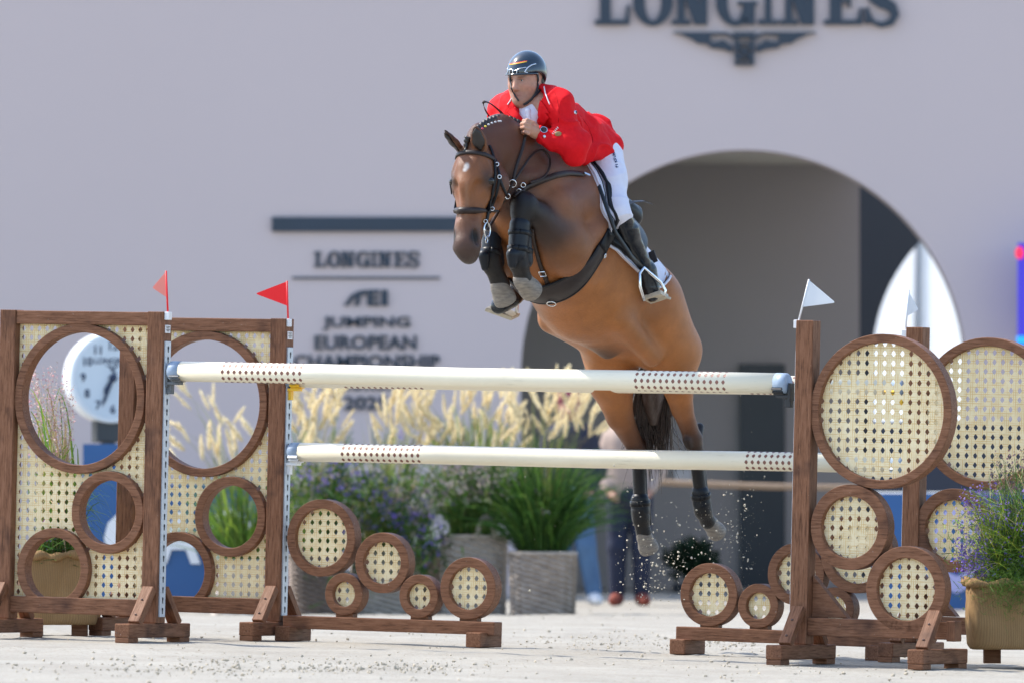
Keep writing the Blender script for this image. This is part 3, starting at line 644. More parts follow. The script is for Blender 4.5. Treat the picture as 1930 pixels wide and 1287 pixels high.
# ---------------------------------------------------------------- implicit surfaces: smooth bodies
class SDF:
    def __init__(s, h): s.h = h; s.p = []
    def cone(s, a, b, ra, rb, k=.03, col=None, sq=None, op=1):
        """rounded cone a->b; sq=(direction, factor) squeezes it along a direction"""
        s.p.append((np.array(a, float), np.array(b, float), float(ra), float(rb), k, col, sq, op)); return s
    def ball(s, a, r, k=.03, col=None, sq=None, op=1): return s.cone(a, a, r, r, k, col, sq, op)
    @staticmethod
    def dist(pr, X):
        a, b, ra, rb, k, col, sq, op = pr; Pp = X; sc = 1.
        aa, bb = a, b
        if sq is not None:
            for dr, f in (sq if isinstance(sq, list) else [sq]):
                dr = np.array(dr); c = (a + b) / 2; Pp = Pp + ((Pp - c) @ dr)[..., None] * dr * (1 / f - 1)
                aa = aa + ((aa - c) @ dr) * dr * (1 / f - 1); bb = bb + ((bb - c) @ dr) * dr * (1 / f - 1); sc = min(sc, f)
        ab = bb - aa; L2 = ab @ ab
        if L2 < 1e-12: return (np.linalg.norm(Pp - aa, axis=-1) - ra) * sc
        t = np.clip(((Pp - aa) @ ab) / L2, 0, 1)
        # shift t for the taper
        ln = math.sqrt(L2); sl = (ra - rb) / ln
        if abs(sl) < .95:
            q = Pp - aa; y = q @ ab / ln; xr = np.sqrt(np.maximum((q * q).sum(-1) - y * y, 0)); t = np.clip((y + xr * -sl / math.sqrt(1 - sl * sl) * -1 * -1) / ln, 0, 1) if False else np.clip((y - xr * sl / math.sqrt(1 - sl * sl)) / ln, 0, 1)
        return (np.linalg.norm(Pp - (aa + t[..., None] * ab), axis=-1) - (ra + (rb - ra) * t)) * sc
    def bounds(s):
        lo = np.min([np.minimum(p[0] - p[2], p[1] - p[3]) for p in s.p if p[7] > 0], 0); hi = np.max([np.maximum(p[0] + p[2], p[1] + p[3]) for p in s.p if p[7] > 0], 0); return lo - 4 * s.h, hi + 4 * s.h
    def mesh(s, name, m, parent=None, smooth=2, base=(.2, .1, .05), post=None, blend=.012, colfn=None, loc=None):
        h = s.h; lo, hi = s.bounds(); n = np.ceil((hi - lo) / h).astype(int) + 1
        Fd = np.full(n, 1.0, np.float32)
        for pr in s.p:
            a, b, ra, rb, k = pr[:5]; mg = k + 3 * h
            if pr[6] is not None: mg += 0.0
            l_ = np.minimum(a - ra, b - rb) - mg; u_ = np.maximum(a + ra, b + rb) + mg
            i0 = np.clip(np.floor((l_ - lo) / h).astype(int), 0, n - 1); i1 = np.clip(np.ceil((u_ - lo) / h).astype(int) + 1, 1, n)
            if np.any(i1 <= i0): continue
            g = np.stack(np.meshgrid(*[lo[c] + h * np.arange(i0[c], i1[c]) for c in range(3)], indexing='ij'), -1)
            d = s.dist(pr, g).astype(np.float32); S = Fd[i0[0]:i1[0], i0[1]:i1[1], i0[2]:i1[2]]
            if pr[7] > 0: q = np.clip(.5 + .5 * (S - d) / k, 0, 1); S[...] = S * (1 - q) + d * q - k * q * (1 - q)
            else: q = np.clip(.5 - .5 * (S + d) / k, 0, 1); S[...] = S * (1 - q) - d * q + k * q * (1 - q)
        if post is not None:
            Fd = post(Fd, lo, h)
        V, Q = surface_nets(Fd); V = lo + V * h
        V = smooth_verts(V, Q, smooth)
        me = mesh(name, V, Q.tolist(), True)
        me.update()
        # colours blended from the nearest shapes
        cols = [p for p in s.p if p[5] is not None and p[7] > 0]
        C = np.tile(np.array(base, float), (len(V), 1))
        if cols:
            Wt = np.zeros(len(V)); A = np.zeros((len(V), 3))
            for p in s.p:
                if p[7] < 0: continue
                wgt = np.exp(-np.clip(s.dist(p, V) / blend, -3, 40)); Wt += wgt; A += wgt[:, None] * np.array(p[5] if p[5] is not None else base)
            C = A / np.maximum(Wt, 1e-12)[:, None]
        if colfn is not None: C = colfn(V, C)
        at = me.color_attributes.new('Col', 'FLOAT_COLOR', 'POINT'); at.data.foreach_set('color', np.concatenate([C, np.ones((len(C), 1))], 1).astype(np.float32).ravel())
        return link(name, me, m, parent, loc)
def smooth_verts(V, Q, it):
    if not it: return V
    e = np.concatenate([Q[:, [0, 1]], Q[:, [1, 2]], Q[:, [2, 3]], Q[:, [3, 0]]]); n = len(V)
    for _ in range(it):
        S = np.zeros_like(V); c = np.zeros(n)
        for a, b in ((0, 1), (1, 0)):
            for k in range(3): S[:, k] += np.bincount(e[:, a], V[e[:, b], k], n)
            c += np.bincount(e[:, a], minlength=n)
        V = .5 * V + .5 * S / np.maximum(c, 1)[:, None]
    return V
def surface_nets(Fd):
    neg = Fd < 0; cnt = np.zeros(np.array(Fd.shape) - 1, np.uint8); nx, ny, nz = cnt.shape
    for i in (0, 1):
        for j in (0, 1):
            for k in (0, 1): cnt += neg[i:i + nx, j:j + ny, k:k + nz]
    act = (cnt > 0) & (cnt < 8); idx = np.argwhere(act); ids = np.full(act.shape, -1, np.int32); ids[act] = np.arange(len(idx))
    S = np.zeros((len(idx), 3)); c = np.zeros(len(idx)); cor = {}
    for i in (0, 1):
        for j in (0, 1):
            for k in (0, 1): cor[i, j, k] = Fd[idx[:, 0] + i, idx[:, 1] + j, idx[:, 2] + k]
    for ax in range(3):
        for u in (0, 1):
            for v in (0, 1):
                o0 = [0, 0, 0]; o0[(ax + 1) % 3] = u; o0[(ax + 2) % 3] = v; o1 = list(o0); o1[ax] = 1
                f0, f1 = cor[tuple(o0)], cor[tuple(o1)]; cr = (f0 < 0) != (f1 < 0); t = np.where(cr, f0 / np.where(cr, f0 - f1, 1), 0)
                pnt = np.tile(np.array(o0, float), (len(idx), 1)); pnt[:, ax] = t; S += np.where(cr[:, None], pnt, 0); c += cr
    V = idx + S / c[:, None]; Q = []
    for ax in range(3):
        a1, a2 = (ax + 1) % 3, (ax + 2) % 3
        s0 = [slice(1, -1)] * 3; s1 = [slice(1, -1)] * 3; s0[ax] = slice(0, -1); s1[ax] = slice(1, None)
        cr = neg[tuple(s0)] != neg[tuple(s1)]; e = np.argwhere(cr); e[:, a1] += 1; e[:, a2] += 1
        ng = neg[e[:, 0], e[:, 1], e[:, 2]]
        def cell(d1, d2):
            q = e.copy(); q[:, a1] -= d1; q[:, a2] -= d2; return ids[q[:, 0], q[:, 1], q[:, 2]]
        q = np.stack([cell(1, 1), cell(0, 1), cell(0, 0), cell(1, 0)], 1); q[~ng] = q[~ng][:, ::-1]; Q.append(q)
    return V, np.concatenate(Q)
# ---------------------------------------------------------------- plants and baskets
def leaf_mat(name, t=.45, rough=.55):
    m = mat(name, (.1, .2, .05), rough, spec=.25); at = N(m, 'ShaderNodeAttribute', attribute_name='Col'); L(m, at.outputs[0], bsdf(m).inputs['Base Color'])
    tr = N(m, 'ShaderNodeBsdfTranslucent'); L(m, at.outputs[0], tr.inputs[0]); x = N(m, 'ShaderNodeMixShader'); x.inputs[0].default_value = t; out = m.node_tree.nodes['Material Output']
    L(m, bsdf(m).outputs[0], x.inputs[1]); L(m, tr.outputs[0], x.inputs[2]); L(m, x.outputs[0], out.inputs[0]); return m
M['leaf'] = leaf_mat('foliage'); M['petal'] = leaf_mat('petals', .4, .7)
class FB:
    """many small leaves in one mesh with a colour each"""
    def __init__(s): s.V = []; s.F = []; s.C = []; s.n = 0
    def blade(s, pts, w, col):
        pts = np.array(pts, float); m = len(pts); d = pts[-1] - pts[0]; sd = np.cross(d, rng.normal(size=3)); sd /= max(np.linalg.norm(sd), 1e-9)
        ws = w * np.interp(np.linspace(0, 1, m), [0, .35, .8, 1], [.7, 1, .6, .06])
        v = np.empty((2 * m, 3)); v[0::2] = pts - sd * ws[:, None] / 2; v[1::2] = pts + sd * ws[:, None] / 2
        s.V.append(v); s.C.append(np.tile(np.array(col), (2 * m, 1))); s.F += [(s.n + 2 * i, s.n + 2 * i + 1, s.n + 2 * i + 3, s.n + 2 * i + 2) for i in range(m - 1)]; s.n += 2 * m
    def bit(s, c, r, col, el=1.):
        a, b = rng.normal(size=3), rng.normal(size=3); a /= np.linalg.norm(a); b -= a * (a @ b); b /= np.linalg.norm(b); c = np.array(c, float)
        v = np.array([c + a * r * el, c + b * r, c - a * r * el, c - b * r]); s.V.append(v); s.C.append(np.tile(np.array(col), (4, 1))); s.F.append((s.n, s.n + 1, s.n + 2, s.n + 3)); s.n += 4
    def arc(s, base, tip, droop, w, col, m=7):
        base, tip = np.array(base, float), np.array(tip, float); t = np.linspace(0, 1, m)[:, None]; mid = base + (tip - base) * np.array([.35, .35, .75]) + np.array([0, 0, droop])
        s.blade((1 - t) ** 2 * base + 2 * t * (1 - t) * mid + t * t * tip, w, col)
    def build(s, name, m, par, kind=None):
        me = mesh(name, np.concatenate(s.V), s.F, True); at = me.color_attributes.new('Col', 'FLOAT_COLOR', 'POINT'); C = np.concatenate(s.C)
        at.data.foreach_set('color', np.concatenate([C, np.ones((len(C), 1))], 1).astype(np.float32).ravel()); o = link(name, me, m, par)
        if kind: o['kind'] = kind
        return o
def vary(c, a=.25): return np.array(c) * (1 + rng.uniform(-a, a)) * (1 + rng.uniform(-.12, .12, 3))
GREEN = [(.055, .13, .025), (.09, .18, .03), (.04, .10, .025), (.13, .20, .05)]; LIME = [(.22, .34, .04), (.30, .38, .06), (.14, .26, .04)]; STRAW = [(.55, .42, .20), (.62, .52, .30)]
M['wicker'] = varied('grey_wicker', (.66, .58, .51), (.36, .31, .27), 16, .8, .3, 60, (1, 1, 5)); M['wicker_d'] = varied('dark_wicker', (.30, .24, .21), (.15, .12, .10), 16, .8, .3, 60, (1, 1, 5)); M['soil'] = varied('potting_soil', (.03, .02, .014), (.05, .035, .025), 40, .95, .4)
def basket(label, x0, x1, ytop, ybot, d, m, handle=False):
    cx = (x0 + x1) / 2; s = d / FP; base = P(cx, ybot, d); r1 = (x1 - x0) / 2 * s; r0 = r1 * .93; h = (ybot - ytop) * s
    t = thing('basket_planter', label, 'basket', base, 'wicker planters below the wall'); V, Fs = [], []; nk, nz = 48, 24
    def rad(a, q):   # rounded square
        c, s_ = abs(math.cos(a)), abs(math.sin(a)); return q / (c ** 3.2 + s_ ** 3.2) ** (1 / 3.2)
    for j in range(nz + 1):
        z = h * j / nz; rr = r0 + (r1 - r0) * j / nz
        for k in range(nk):
            a = 2 * math.pi * k / nk; o_ = .013 * (1 if j % 2 else -1) * (1 if (k // 2) % 2 else -1) + .006 * noise.noise(Vector((k * .7, j * 1.9, x0))) + (.005 if k % 4 == 0 else 0); q = rad(a, rr) + o_
            V.append((q * math.cos(a), q * math.sin(a), z))
    for j in range(nz):
        for k in range(nk): k2 = (k + 1) % nk; Fs.append((j * nk + k, j * nk + k2, (j + 1) * nk + k2, (j + 1) * nk + k))
    o = link('weave', mesh('weave', V, Fs), m, t); s_ = o.modifiers.new('thick', 'SOLIDIFY'); s_.thickness = .01
    b = MB(); b.tube([(rad(2 * math.pi * k / 40, r1) * math.cos(2 * math.pi * k / 40), rad(2 * math.pi * k / 40, r1) * math.sin(2 * math.pi * k / 40), h) for k in range(41)], .016, 7, False); b.build('rim', m, t, True)
    b = MB(); b.add([(rad(2 * math.pi * k / 24, r1 * .95) * math.cos(2 * math.pi * k / 24), rad(2 * math.pi * k / 24, r1 * .95) * math.sin(2 * math.pi * k / 24), h * .9) for k in range(24)], [tuple(range(24))]); b.build('soil', M['soil'], t)
    if handle:
        b = MB(); b.tube([(r1 * .62 - .055 + .06 * math.cos(a), -r1 * 1.02, h - .02 + .16 * math.sin(a)) for a in np.linspace(0, math.pi, 15)], .019, 7); b.build('handle', m, t, True)
    return t, base + Vector((0, 0, h)), r1
# seed head of the fountain grass
def seed_mesh():
    f = FB(); 
    for i in range(210):
        z = rng.rand(); a = rng.uniform(0, 6.28); r = .013 * math.sin(math.pi * min(1, z * .9 + .1)) ** .6 + .002
        b = np.array([0, 0, z]); o = np.array([math.cos(a), math.sin(a), 0]); f.blade([b, b + o * r * 9.5 + np.array([0, 0, .07])], .06, np.array((.95, .85, .60)) * rng.uniform(.75, 1.2))
    f.blade([(0, 0, 0), (0, 0, .5), (0, 0, 1)], .09, (.75, .60, .36)); f.blade([(0, 0, 0), (0, 0, .5), (0, 0, 1)], .09, (.75, .60, .36))
    me = mesh('seed_head', np.concatenate(f.V), f.F); at = me.color_attributes.new('Col', 'FLOAT_COLOR', 'POINT'); C = np.concatenate(f.C); at.data.foreach_set('color', np.concatenate([C, np.ones((len(C), 1))], 1).astype(np.float32).ravel()); me.materials.append(M['leaf']); return me
SEEDS = [seed_mesh() for _ in range(3)]
def fountain_grass(label, top, r, d, nblades, xr, yr, heads, cols, droop=(.05, .22), group='ornamental grasses in the wicker planters', tall=.5, spread=.5, hl=(.14, .24)):
    t = thing('ornamental_grass', label, 'grass', top, group); f = FB(); s = d / FP
    for i in range(nblades):
        a = rng.uniform(0, 6.28); q = rng.rand() ** .5; b = np.array((q * r * .7 * math.cos(a), q * r * .7 * math.sin(a), -.03)); a2 = a + rng.normal(0, .7); sp = spread * rng.rand() ** .7; hh = tall * rng.uniform(.35, 1.05)
        tip = b + np.array((sp * math.cos(a2), sp * math.sin(a2) * .7, hh * (1 - .45 * (sp / spread) ** 2))); f.arc(b, tip, hh * rng.uniform(.1, .45), rng.uniform(.006, .013), vary(cols[rng.randint(len(cols))]))
    o_heads = []
    for i in range(heads):
        px, py = rng.uniform(*xr), yr[0] + (yr[1] - yr[0]) * rng.beta(1.7, 1.7); tip = P(px, py, d + rng.uniform(-.35, .25)) - top; b = np.array((rng.uniform(-.5, .5) * r, rng.uniform(-.4, .4) * r, 0)); tv = np.array(tip)
        ln = rng.uniform(*hl); f.arc(b, tv, .12, .006, vary((.30, .30, .10))); lean = Vector((tv[0] * .6 + rng.normal(0, .24), rng.normal(0, .2), .5)).normalized()
        o = bpy.data.objects.new('seed_head', SEEDS[i % 3]); COL.objects.link(o); o.parent = t
        sc_ = Vector((ln * rng.uniform(.65, 1.15), ln * rng.uniform(.65, 1.15), ln)); o.matrix_local = Matrix.Translation(Vector(tv)) @ lean.to_track_quat('Z', 'Y').to_matrix().to_4x4() @ Matrix.Diagonal((*sc_, 1))
    f.build('blades', M['leaf'], t, 'stuff'); return t
def flowers(label, top, r, d, boxes, cols, leafn=260, name='flowering_plant', group='flowering plants in the wicker planters', bits=70, size=.011, leafcols=GREEN, cat='plant'):
    t = thing(name, label, cat, top, group); f = FB(); g = FB(); s = d / FP
    for (px, py, sx, sy, n) in boxes:
        for _ in range(n):
            c = np.array(P(rng.normal(px, sx), rng.normal(py, sy), d + rng.normal(0, .12)) - top); b = np.array((rng.uniform(-.6, .6) * r, rng.uniform(-.5, .5) * r, -.02)); f.arc(b, c, .06, .005, vary((.07, .14, .04)))
            cc = cols[rng.randint(len(cols))]
            for _ in range(bits // 6): g.bit(c + rng.normal(0, size * 1.5, 3), size * rng.uniform(.4, 1.1), vary(cc, .3))
    for _ in range(leafn):
        px, py, sx, sy, n = boxes[rng.randint(len(boxes))]; c = np.array(P(rng.normal(px, sx * 1.2), rng.normal(py + 25, sy * 1.4), d + rng.normal(0, .14)) - top)
        f.blade([c, c + rng.normal(0, .03, 3) + np.array((0, 0, .01)), c + rng.normal(0, .05, 3)], rng.uniform(.008, .02), vary(leafcols[rng.randint(len(leafcols))]))
    f.build('leaves', M['leaf'], t, 'stuff'); g.build('blossoms', M['petal'], t, 'stuff'); return t
PURP = [(.20, .15, .48), (.26, .19, .55), (.15, .10, .36)]; PALE = [(.42, .36, .36), (.50, .45, .40), (.34, .27, .30)]
_, t0, r0 = basket('pale basket behind the farther left wing', 398, 520, 1058, 1166, 58.0, M['wicker'])
_, t1, r1 = basket('dark basket right of the farther left post, lower left of its row', 546, 650, 1046, 1160, 58.6, M['wicker_d'])
_, t2, r2 = basket('pale basket behind the second filler ring from the left', 662, 792, 1044, 1160, 58.8, M['wicker'])
_, t2b, r2b = basket('dark basket half hidden between two pale ones', 770, 850, 1034, 1156, 59.8, M['wicker_d'])
_, t3, r3 = basket('tall pale basket with a looped handle', 832, 954, 1010, 1161, 58.8, M['wicker'], True)
_, t4, r4 = basket('brownish basket at the right end of the row', 961, 1085, 1042, 1163, 58.4, varied('brown_wicker', (.52, .43, .36), (.26, .21, .17), 16, .8, .3, 60, (1, 1, 5)))
fountain_grass('loose fountain grass seen through the open rings of the farther left wing', t0, r0, 58.0, 420, (318, 500), (735, 905), 24, LIME + GREEN, tall=.75, spread=.55)
fountain_grass('fountain grass with pale plumes beside the farther left post', t1, r1, 58.6, 360, (548, 652), (722, 872), 46, GREEN + LIME + STRAW, tall=1.0, spread=.4)
fountain_grass('fountain grass with plumes in front of the wall lettering', t2, r2, 58.9, 300, (715, 820), (745, 885), 40, GREEN + LIME + STRAW, tall=.95, spread=.45)
fountain_grass('fountain grass rising above the handled basket', t3, r3, 59.0, 420, (800, 975), (742, 870), 52, GREEN + LIME + STRAW[1:], tall=.95, spread=.5)
fountain_grass('dense green fountain grass arching over the right end basket', t4, r4, 58.4, 900, (955, 1130), (722, 850), 54, GREEN[:3], tall=.85, spread=.62)
flowers('purple blossoms low beside the farther left post', t1, r1, 58.2, [(575, 905, 25, 24, 26), (650, 900, 40, 26, 34), (700, 895, 30, 20, 18)], PURP + PALE[:1], 420)
flowers('bright purple flowers spilling between two baskets', t2b, r2b, 58.3, [(745, 965, 25, 25, 36), (785, 985, 26, 28, 38), (805, 1030, 14, 18, 14)], PURP + PALE[:1], 380)
flowers('pale dried umbels above the handled basket', t3, r3, 58.4, [(860, 905, 45, 26, 70), (920, 900, 40, 25, 60), (790, 950, 22, 18, 30)], PALE, 420)
flowers('leafy greenery with pale specks in the second pale basket', t2, r2, 58.4, [(690, 960, 40, 45, 30), (640, 985, 35, 40, 20)], PURP + PALE, 420)
tb_ = thing('shrub', 'small dark shrub inside the passage behind the hind hooves', 'shrub', P(1302, 1095, 74)); f = FB()
for _ in range(900): a = rng.normal(0, 1, 3); c = a / np.linalg.norm(a) * rng.rand() ** .3 * np.array((.23, .18, .17)) * rng.uniform(.6, 1.25) + np.array((0, 0, .2)); f.bit(c, rng.uniform(.012, .03), vary((.022, .045, .020)), 1.8)
f.build('crown', M['leaf'], tb_, 'stuff'); b = MB(); b.tube([(0, 0, -.28), (0, 0, -.02)], [.13, .17], 16); b.build('pot', M['grey'], tb_, True)
# ---------------------------------------------------------------- burlap planters at the jump
def burlap_mat():
    m = mat('burlap', (.34, .22, .11), .9, spec=.15); v = coords(m)
    s1 = N(m, 'ShaderNodeTexWave', bands_direction='Z'); s1.inputs['Scale'].default_value = 75; s1.inputs['Distortion'].default_value = 3; s1.inputs['Detail'].default_value = 3; L(m, v, s1.inputs[0])
    s2 = N(m, 'ShaderNodeTexWave', bands_direction='DIAGONAL'); s2.inputs['Scale'].default_value = 55; s2.inputs['Distortion'].default_value = 3; L(m, coords(m, (1, 1, .02)), s2.inputs[0])
    n1 = noise_tex(m, v, 5, 5); c = ramp(m, n1, [(.3, (.30, .18, .08)), (.7, (.42, .265, .125))]); mx = N(m, 'ShaderNodeMath', operation='MULTIPLY'); L(m, s1.outputs[1], mx.inputs[0]); L(m, s2.outputs[1], mx.inputs[1])
    L(m, mixc(m, ramp(m, mx.outputs[0], [(.0, (.5, .5, .5)), (.5, (0, 0, 0))]), c, (.18, .11, .055)), bsdf(m).inputs['Base Color']); bump(m, mx.outputs[0], .5, .004); return m
M['burlap'] = burlap_mat()
def burlap_pot(label, cx, ytop, ybot, d, w):
    base = P(cx, ybot, d); h = (ybot - ytop) * d / FP; t = thing('burlap_planter', label, 'planter', base, 'planters wrapped in burlap'); V, Fs = [], []; nk, nz = 72, 26
    for j in range(nz + 1):
        for k in range(nk):
            a = 2 * math.pi * k / nk; c, s_ = math.cos(a), math.sin(a); e = 8.; q = (w / 2) / (abs(c) ** e + abs(s_) ** e) ** (1 / e); z = h * j / nz
            q *= 1 + .03 * math.sin(j / nz * 3.1) - (.05 * max(0, 1 - j / 2.) ** 1.5); nn = noise.noise(Vector((c * 2, s_ * 2, z * 5))); q += .014 * nn + .007 * noise.noise(Vector((c * 7, s_ * 7, z * 12 + 5)))
            V.append((q * c, q * s_ * .8, z + .01 * noise.noise(Vector((c * 3, s_ * 3, 9))) * (j == nz)))
    for j in range(nz):
        for k in range(nk): k2 = (k + 1) % nk; Fs.append((j * nk + k, j * nk + k2, (j + 1) * nk + k2, (j + 1) * nk + k))
    Fs.append(tuple(range(nk - 1, -1, -1))); o = link('burlap_wrap', mesh('burlap_wrap', V, Fs, True), M['burlap'], t); s_ = o.modifiers.new('thick', 'SOLIDIFY'); s_.thickness = .006
    b = MB(); top = V[nz * nk:]; b.tube([(x * 1.01, y * 1.01, z + .008 * math.sin(i * .9)) for i, (x, y, z) in enumerate(top)] + [top[0]], [.020 + .007 * math.sin(i * 1.3) for i in range(nk + 1)], 8, False); b.build('rolled_hem', M['burlap'], t, True)
    b = MB(); b.add([(x * .93, y * .93, h * .93) for x, y, z in top], [tuple(range(nk))]); b.build('soil', M['soil'], t); 
    for sx, sy in ((.28, -.05), (-.28, .05)): b = MB(); b.box((w * sx, sy, -.035), .08, .1, .07); b.build('foot', M['wood'], t)
    return t, base + Vector((0, 0, h))
_, tr_ = burlap_pot('tan burlap wrapped planter at the right edge beside the nearer right wing', 1928, 1098, 1222, 39.75, .52)
_, tl_ = burlap_pot('burlap wrapped planter seen through the lowest ring of the nearer left wing', 108, 1046, 1176, 42.5, .42)
def sprigs(t, top, d, n, xr, yr, cols, base_w=.16, stem=(.09, .16, .05), spike=14):
    f = FB(); g = FB()
    for _ in range(n):
        tip = np.array(P(rng.uniform(*xr), rng.uniform(*yr), d + rng.normal(0, .10)) - top); b = np.array((rng.uniform(-base_w, base_w), rng.uniform(-.12, .12), -.02)); f.arc(b, tip, .08, .003, vary(stem)); dr = (tip - b); dr /= np.linalg.norm(dr)
        for k in range(spike):
            c = tip - dr * .011 * k + rng.normal(0, .004 + .0012 * k, 3); g.bit(c, rng.uniform(.003, .0062), vary(cols[rng.randint(len(cols))], .35), 1.5)
            if k % 4 == 0: f.blade([tip - dr * .012 * k, c + rng.normal(0, .012, 3)], .003, vary(stem))
    f.build('stems', M['leaf'], t, 'stuff'); g.build('blossoms', M['petal'], t, 'stuff')
def tangle(t, top, d, n, xr, yr, cols, w=(.003, .007), droop=(.02, .14), base_w=.17, name='blades', out=0.):
    f = FB()
    for _ in range(n):
        tip = np.array(P(rng.uniform(*xr), rng.uniform(*yr), d + rng.normal(0, .13)) - top); b = np.array((rng.uniform(-base_w, base_w), rng.uniform(-.13, .13), -.02)); f.arc(b, tip, rng.uniform(*droop), rng.uniform(*w), vary(cols[rng.randint(len(cols))], .35))
    f.build(name, M['leaf'], t, 'stuff')
VIO = [(.17, .11, .42), (.22, .15, .52), (.12, .08, .30), (.30, .22, .55)]
t = thing('sea_lavender', 'violet flowering sprigs spilling left from the right burlap planter', 'plant', tr_, 'plants in the burlap planters'); sprigs(t, tr_, 39.7, 125, (1800, 1960), (905, 1075), VIO); sprigs(t, tr_, 39.65, 40, (1793, 1850), (1010, 1085), VIO)
t = thing('airy_greens', 'fine yellow green foliage low in the right burlap planter', 'plant', tr_, 'plants in the burlap planters'); tangle(t, tr_, 39.66, 620, (1806, 1980), (915, 1110), LIME, (.002, .006)); tangle(t, tr_, 39.72, 700, (1838, 2010), (1000, 1110), GREEN, (.002, .006), (-.02, .1))
f = FB()
for _ in range(2600): c = np.array(P(rng.normal(1905, 45), rng.normal(1035, 45), 39.8 + rng.normal(0, .1)) - tr_); f.blade([c, c + rng.normal(0, .018, 3), c + rng.normal(0, .03, 3)], rng.uniform(.002, .006), vary((GREEN + LIME)[rng.randint(7)], .35))
for _ in range(700): c = np.array(P(rng.normal(1915, 30), rng.normal(1105, 22), 39.48 + rng.normal(0, .03)) - tr_); f.blade([c, c + rng.normal(0, .018, 3), c + rng.normal(0, .03, 3)], .0022, vary(GREEN[1], .35))
f.build('leaflets', M['leaf'], t, 'stuff')
t = thing('wild_grass', 'tall thin grasses and brown seed sprays at the right edge', 'grass', tr_, 'plants in the burlap planters'); tangle(t, tr_, 39.8, 150, (1855, 2010), (845, 1000), GREEN + STRAW, (.003, .007), (.05, .2)); tangle(t, tr_, 39.7, 26, (1802, 1880), (950, 1120), STRAW + LIME, (.002, .004), (.1, .25), name='loose_blades'); sprigs(t, tr_, 39.8, 60, (1862, 1960), (842, 960), [(.20, .12, .13), (.28, .20, .20), (.16, .10, .14)], spike=9)
t = thing('wild_grass', 'yellow green grass with airy pink sprays in the left burlap planter', 'grass', tl_, 'plants in the burlap planters'); tangle(t, tl_, 42.5, 70, (46, 150), (720, 930), LIME + LIME + STRAW, (.006, .014), (.1, .3), .12); tangle(t, tl_, 42.5, 320, (40, 130), (850, 1000), GREEN + LIME + STRAW, (.003, .007), (.03, .2), .12); tangle(t, tl_, 42.4, 120, (150, 232), (905, 1035), LIME + GREEN, (.002, .005), (.25, .42), .10, 'arching_blades')
tangle(t, tl_, 42.5, 500, (55, 165), (1010, 1070), GREEN, (.003, .008), (-.02, .05), .14, 'low_leaves'); sprigs(t, tl_, 42.5, 80, (52, 140), (680, 850), [(.55, .36, .37), (.46, .28, .30), (.6, .48, .45)], .10, (.44, .36, .22), 16); sprigs(t, tl_, 42.45, 16, (75, 130), (930, 1000), VIO + [(.35, .06, .35)], .12)
SKIN = (.46, .245, .165); LIP = (.40, .15, .12); STUB = (.30, .17, .125)
SKN = lambda: None
m = mat('skin', SKIN, .48, spec=.35, **{'Subsurface Weight': .12, 'Subsurface Radius': (.02, .008, .004), 'Subsurface Scale': .5})
at = N(m, 'ShaderNodeAttribute', attribute_name='Col'); v = coords(m); n1 = noise_tex(m, v, 60, 4)
L(m, mixc(m, 1.0, at.outputs[0], ramp(m, n1, [(.3, (.88, .86, .86)), (.7, (1.08, 1.06, 1.05))]), 'MULTIPLY'), bsdf(m).inputs['Base Color']); bump(m, n1, .08, .003); M['skin'] = m
M['hair'] = varied('black_hair', (.012, .010, .010), (.022, .016, .014), 60, .4, .4, 160)
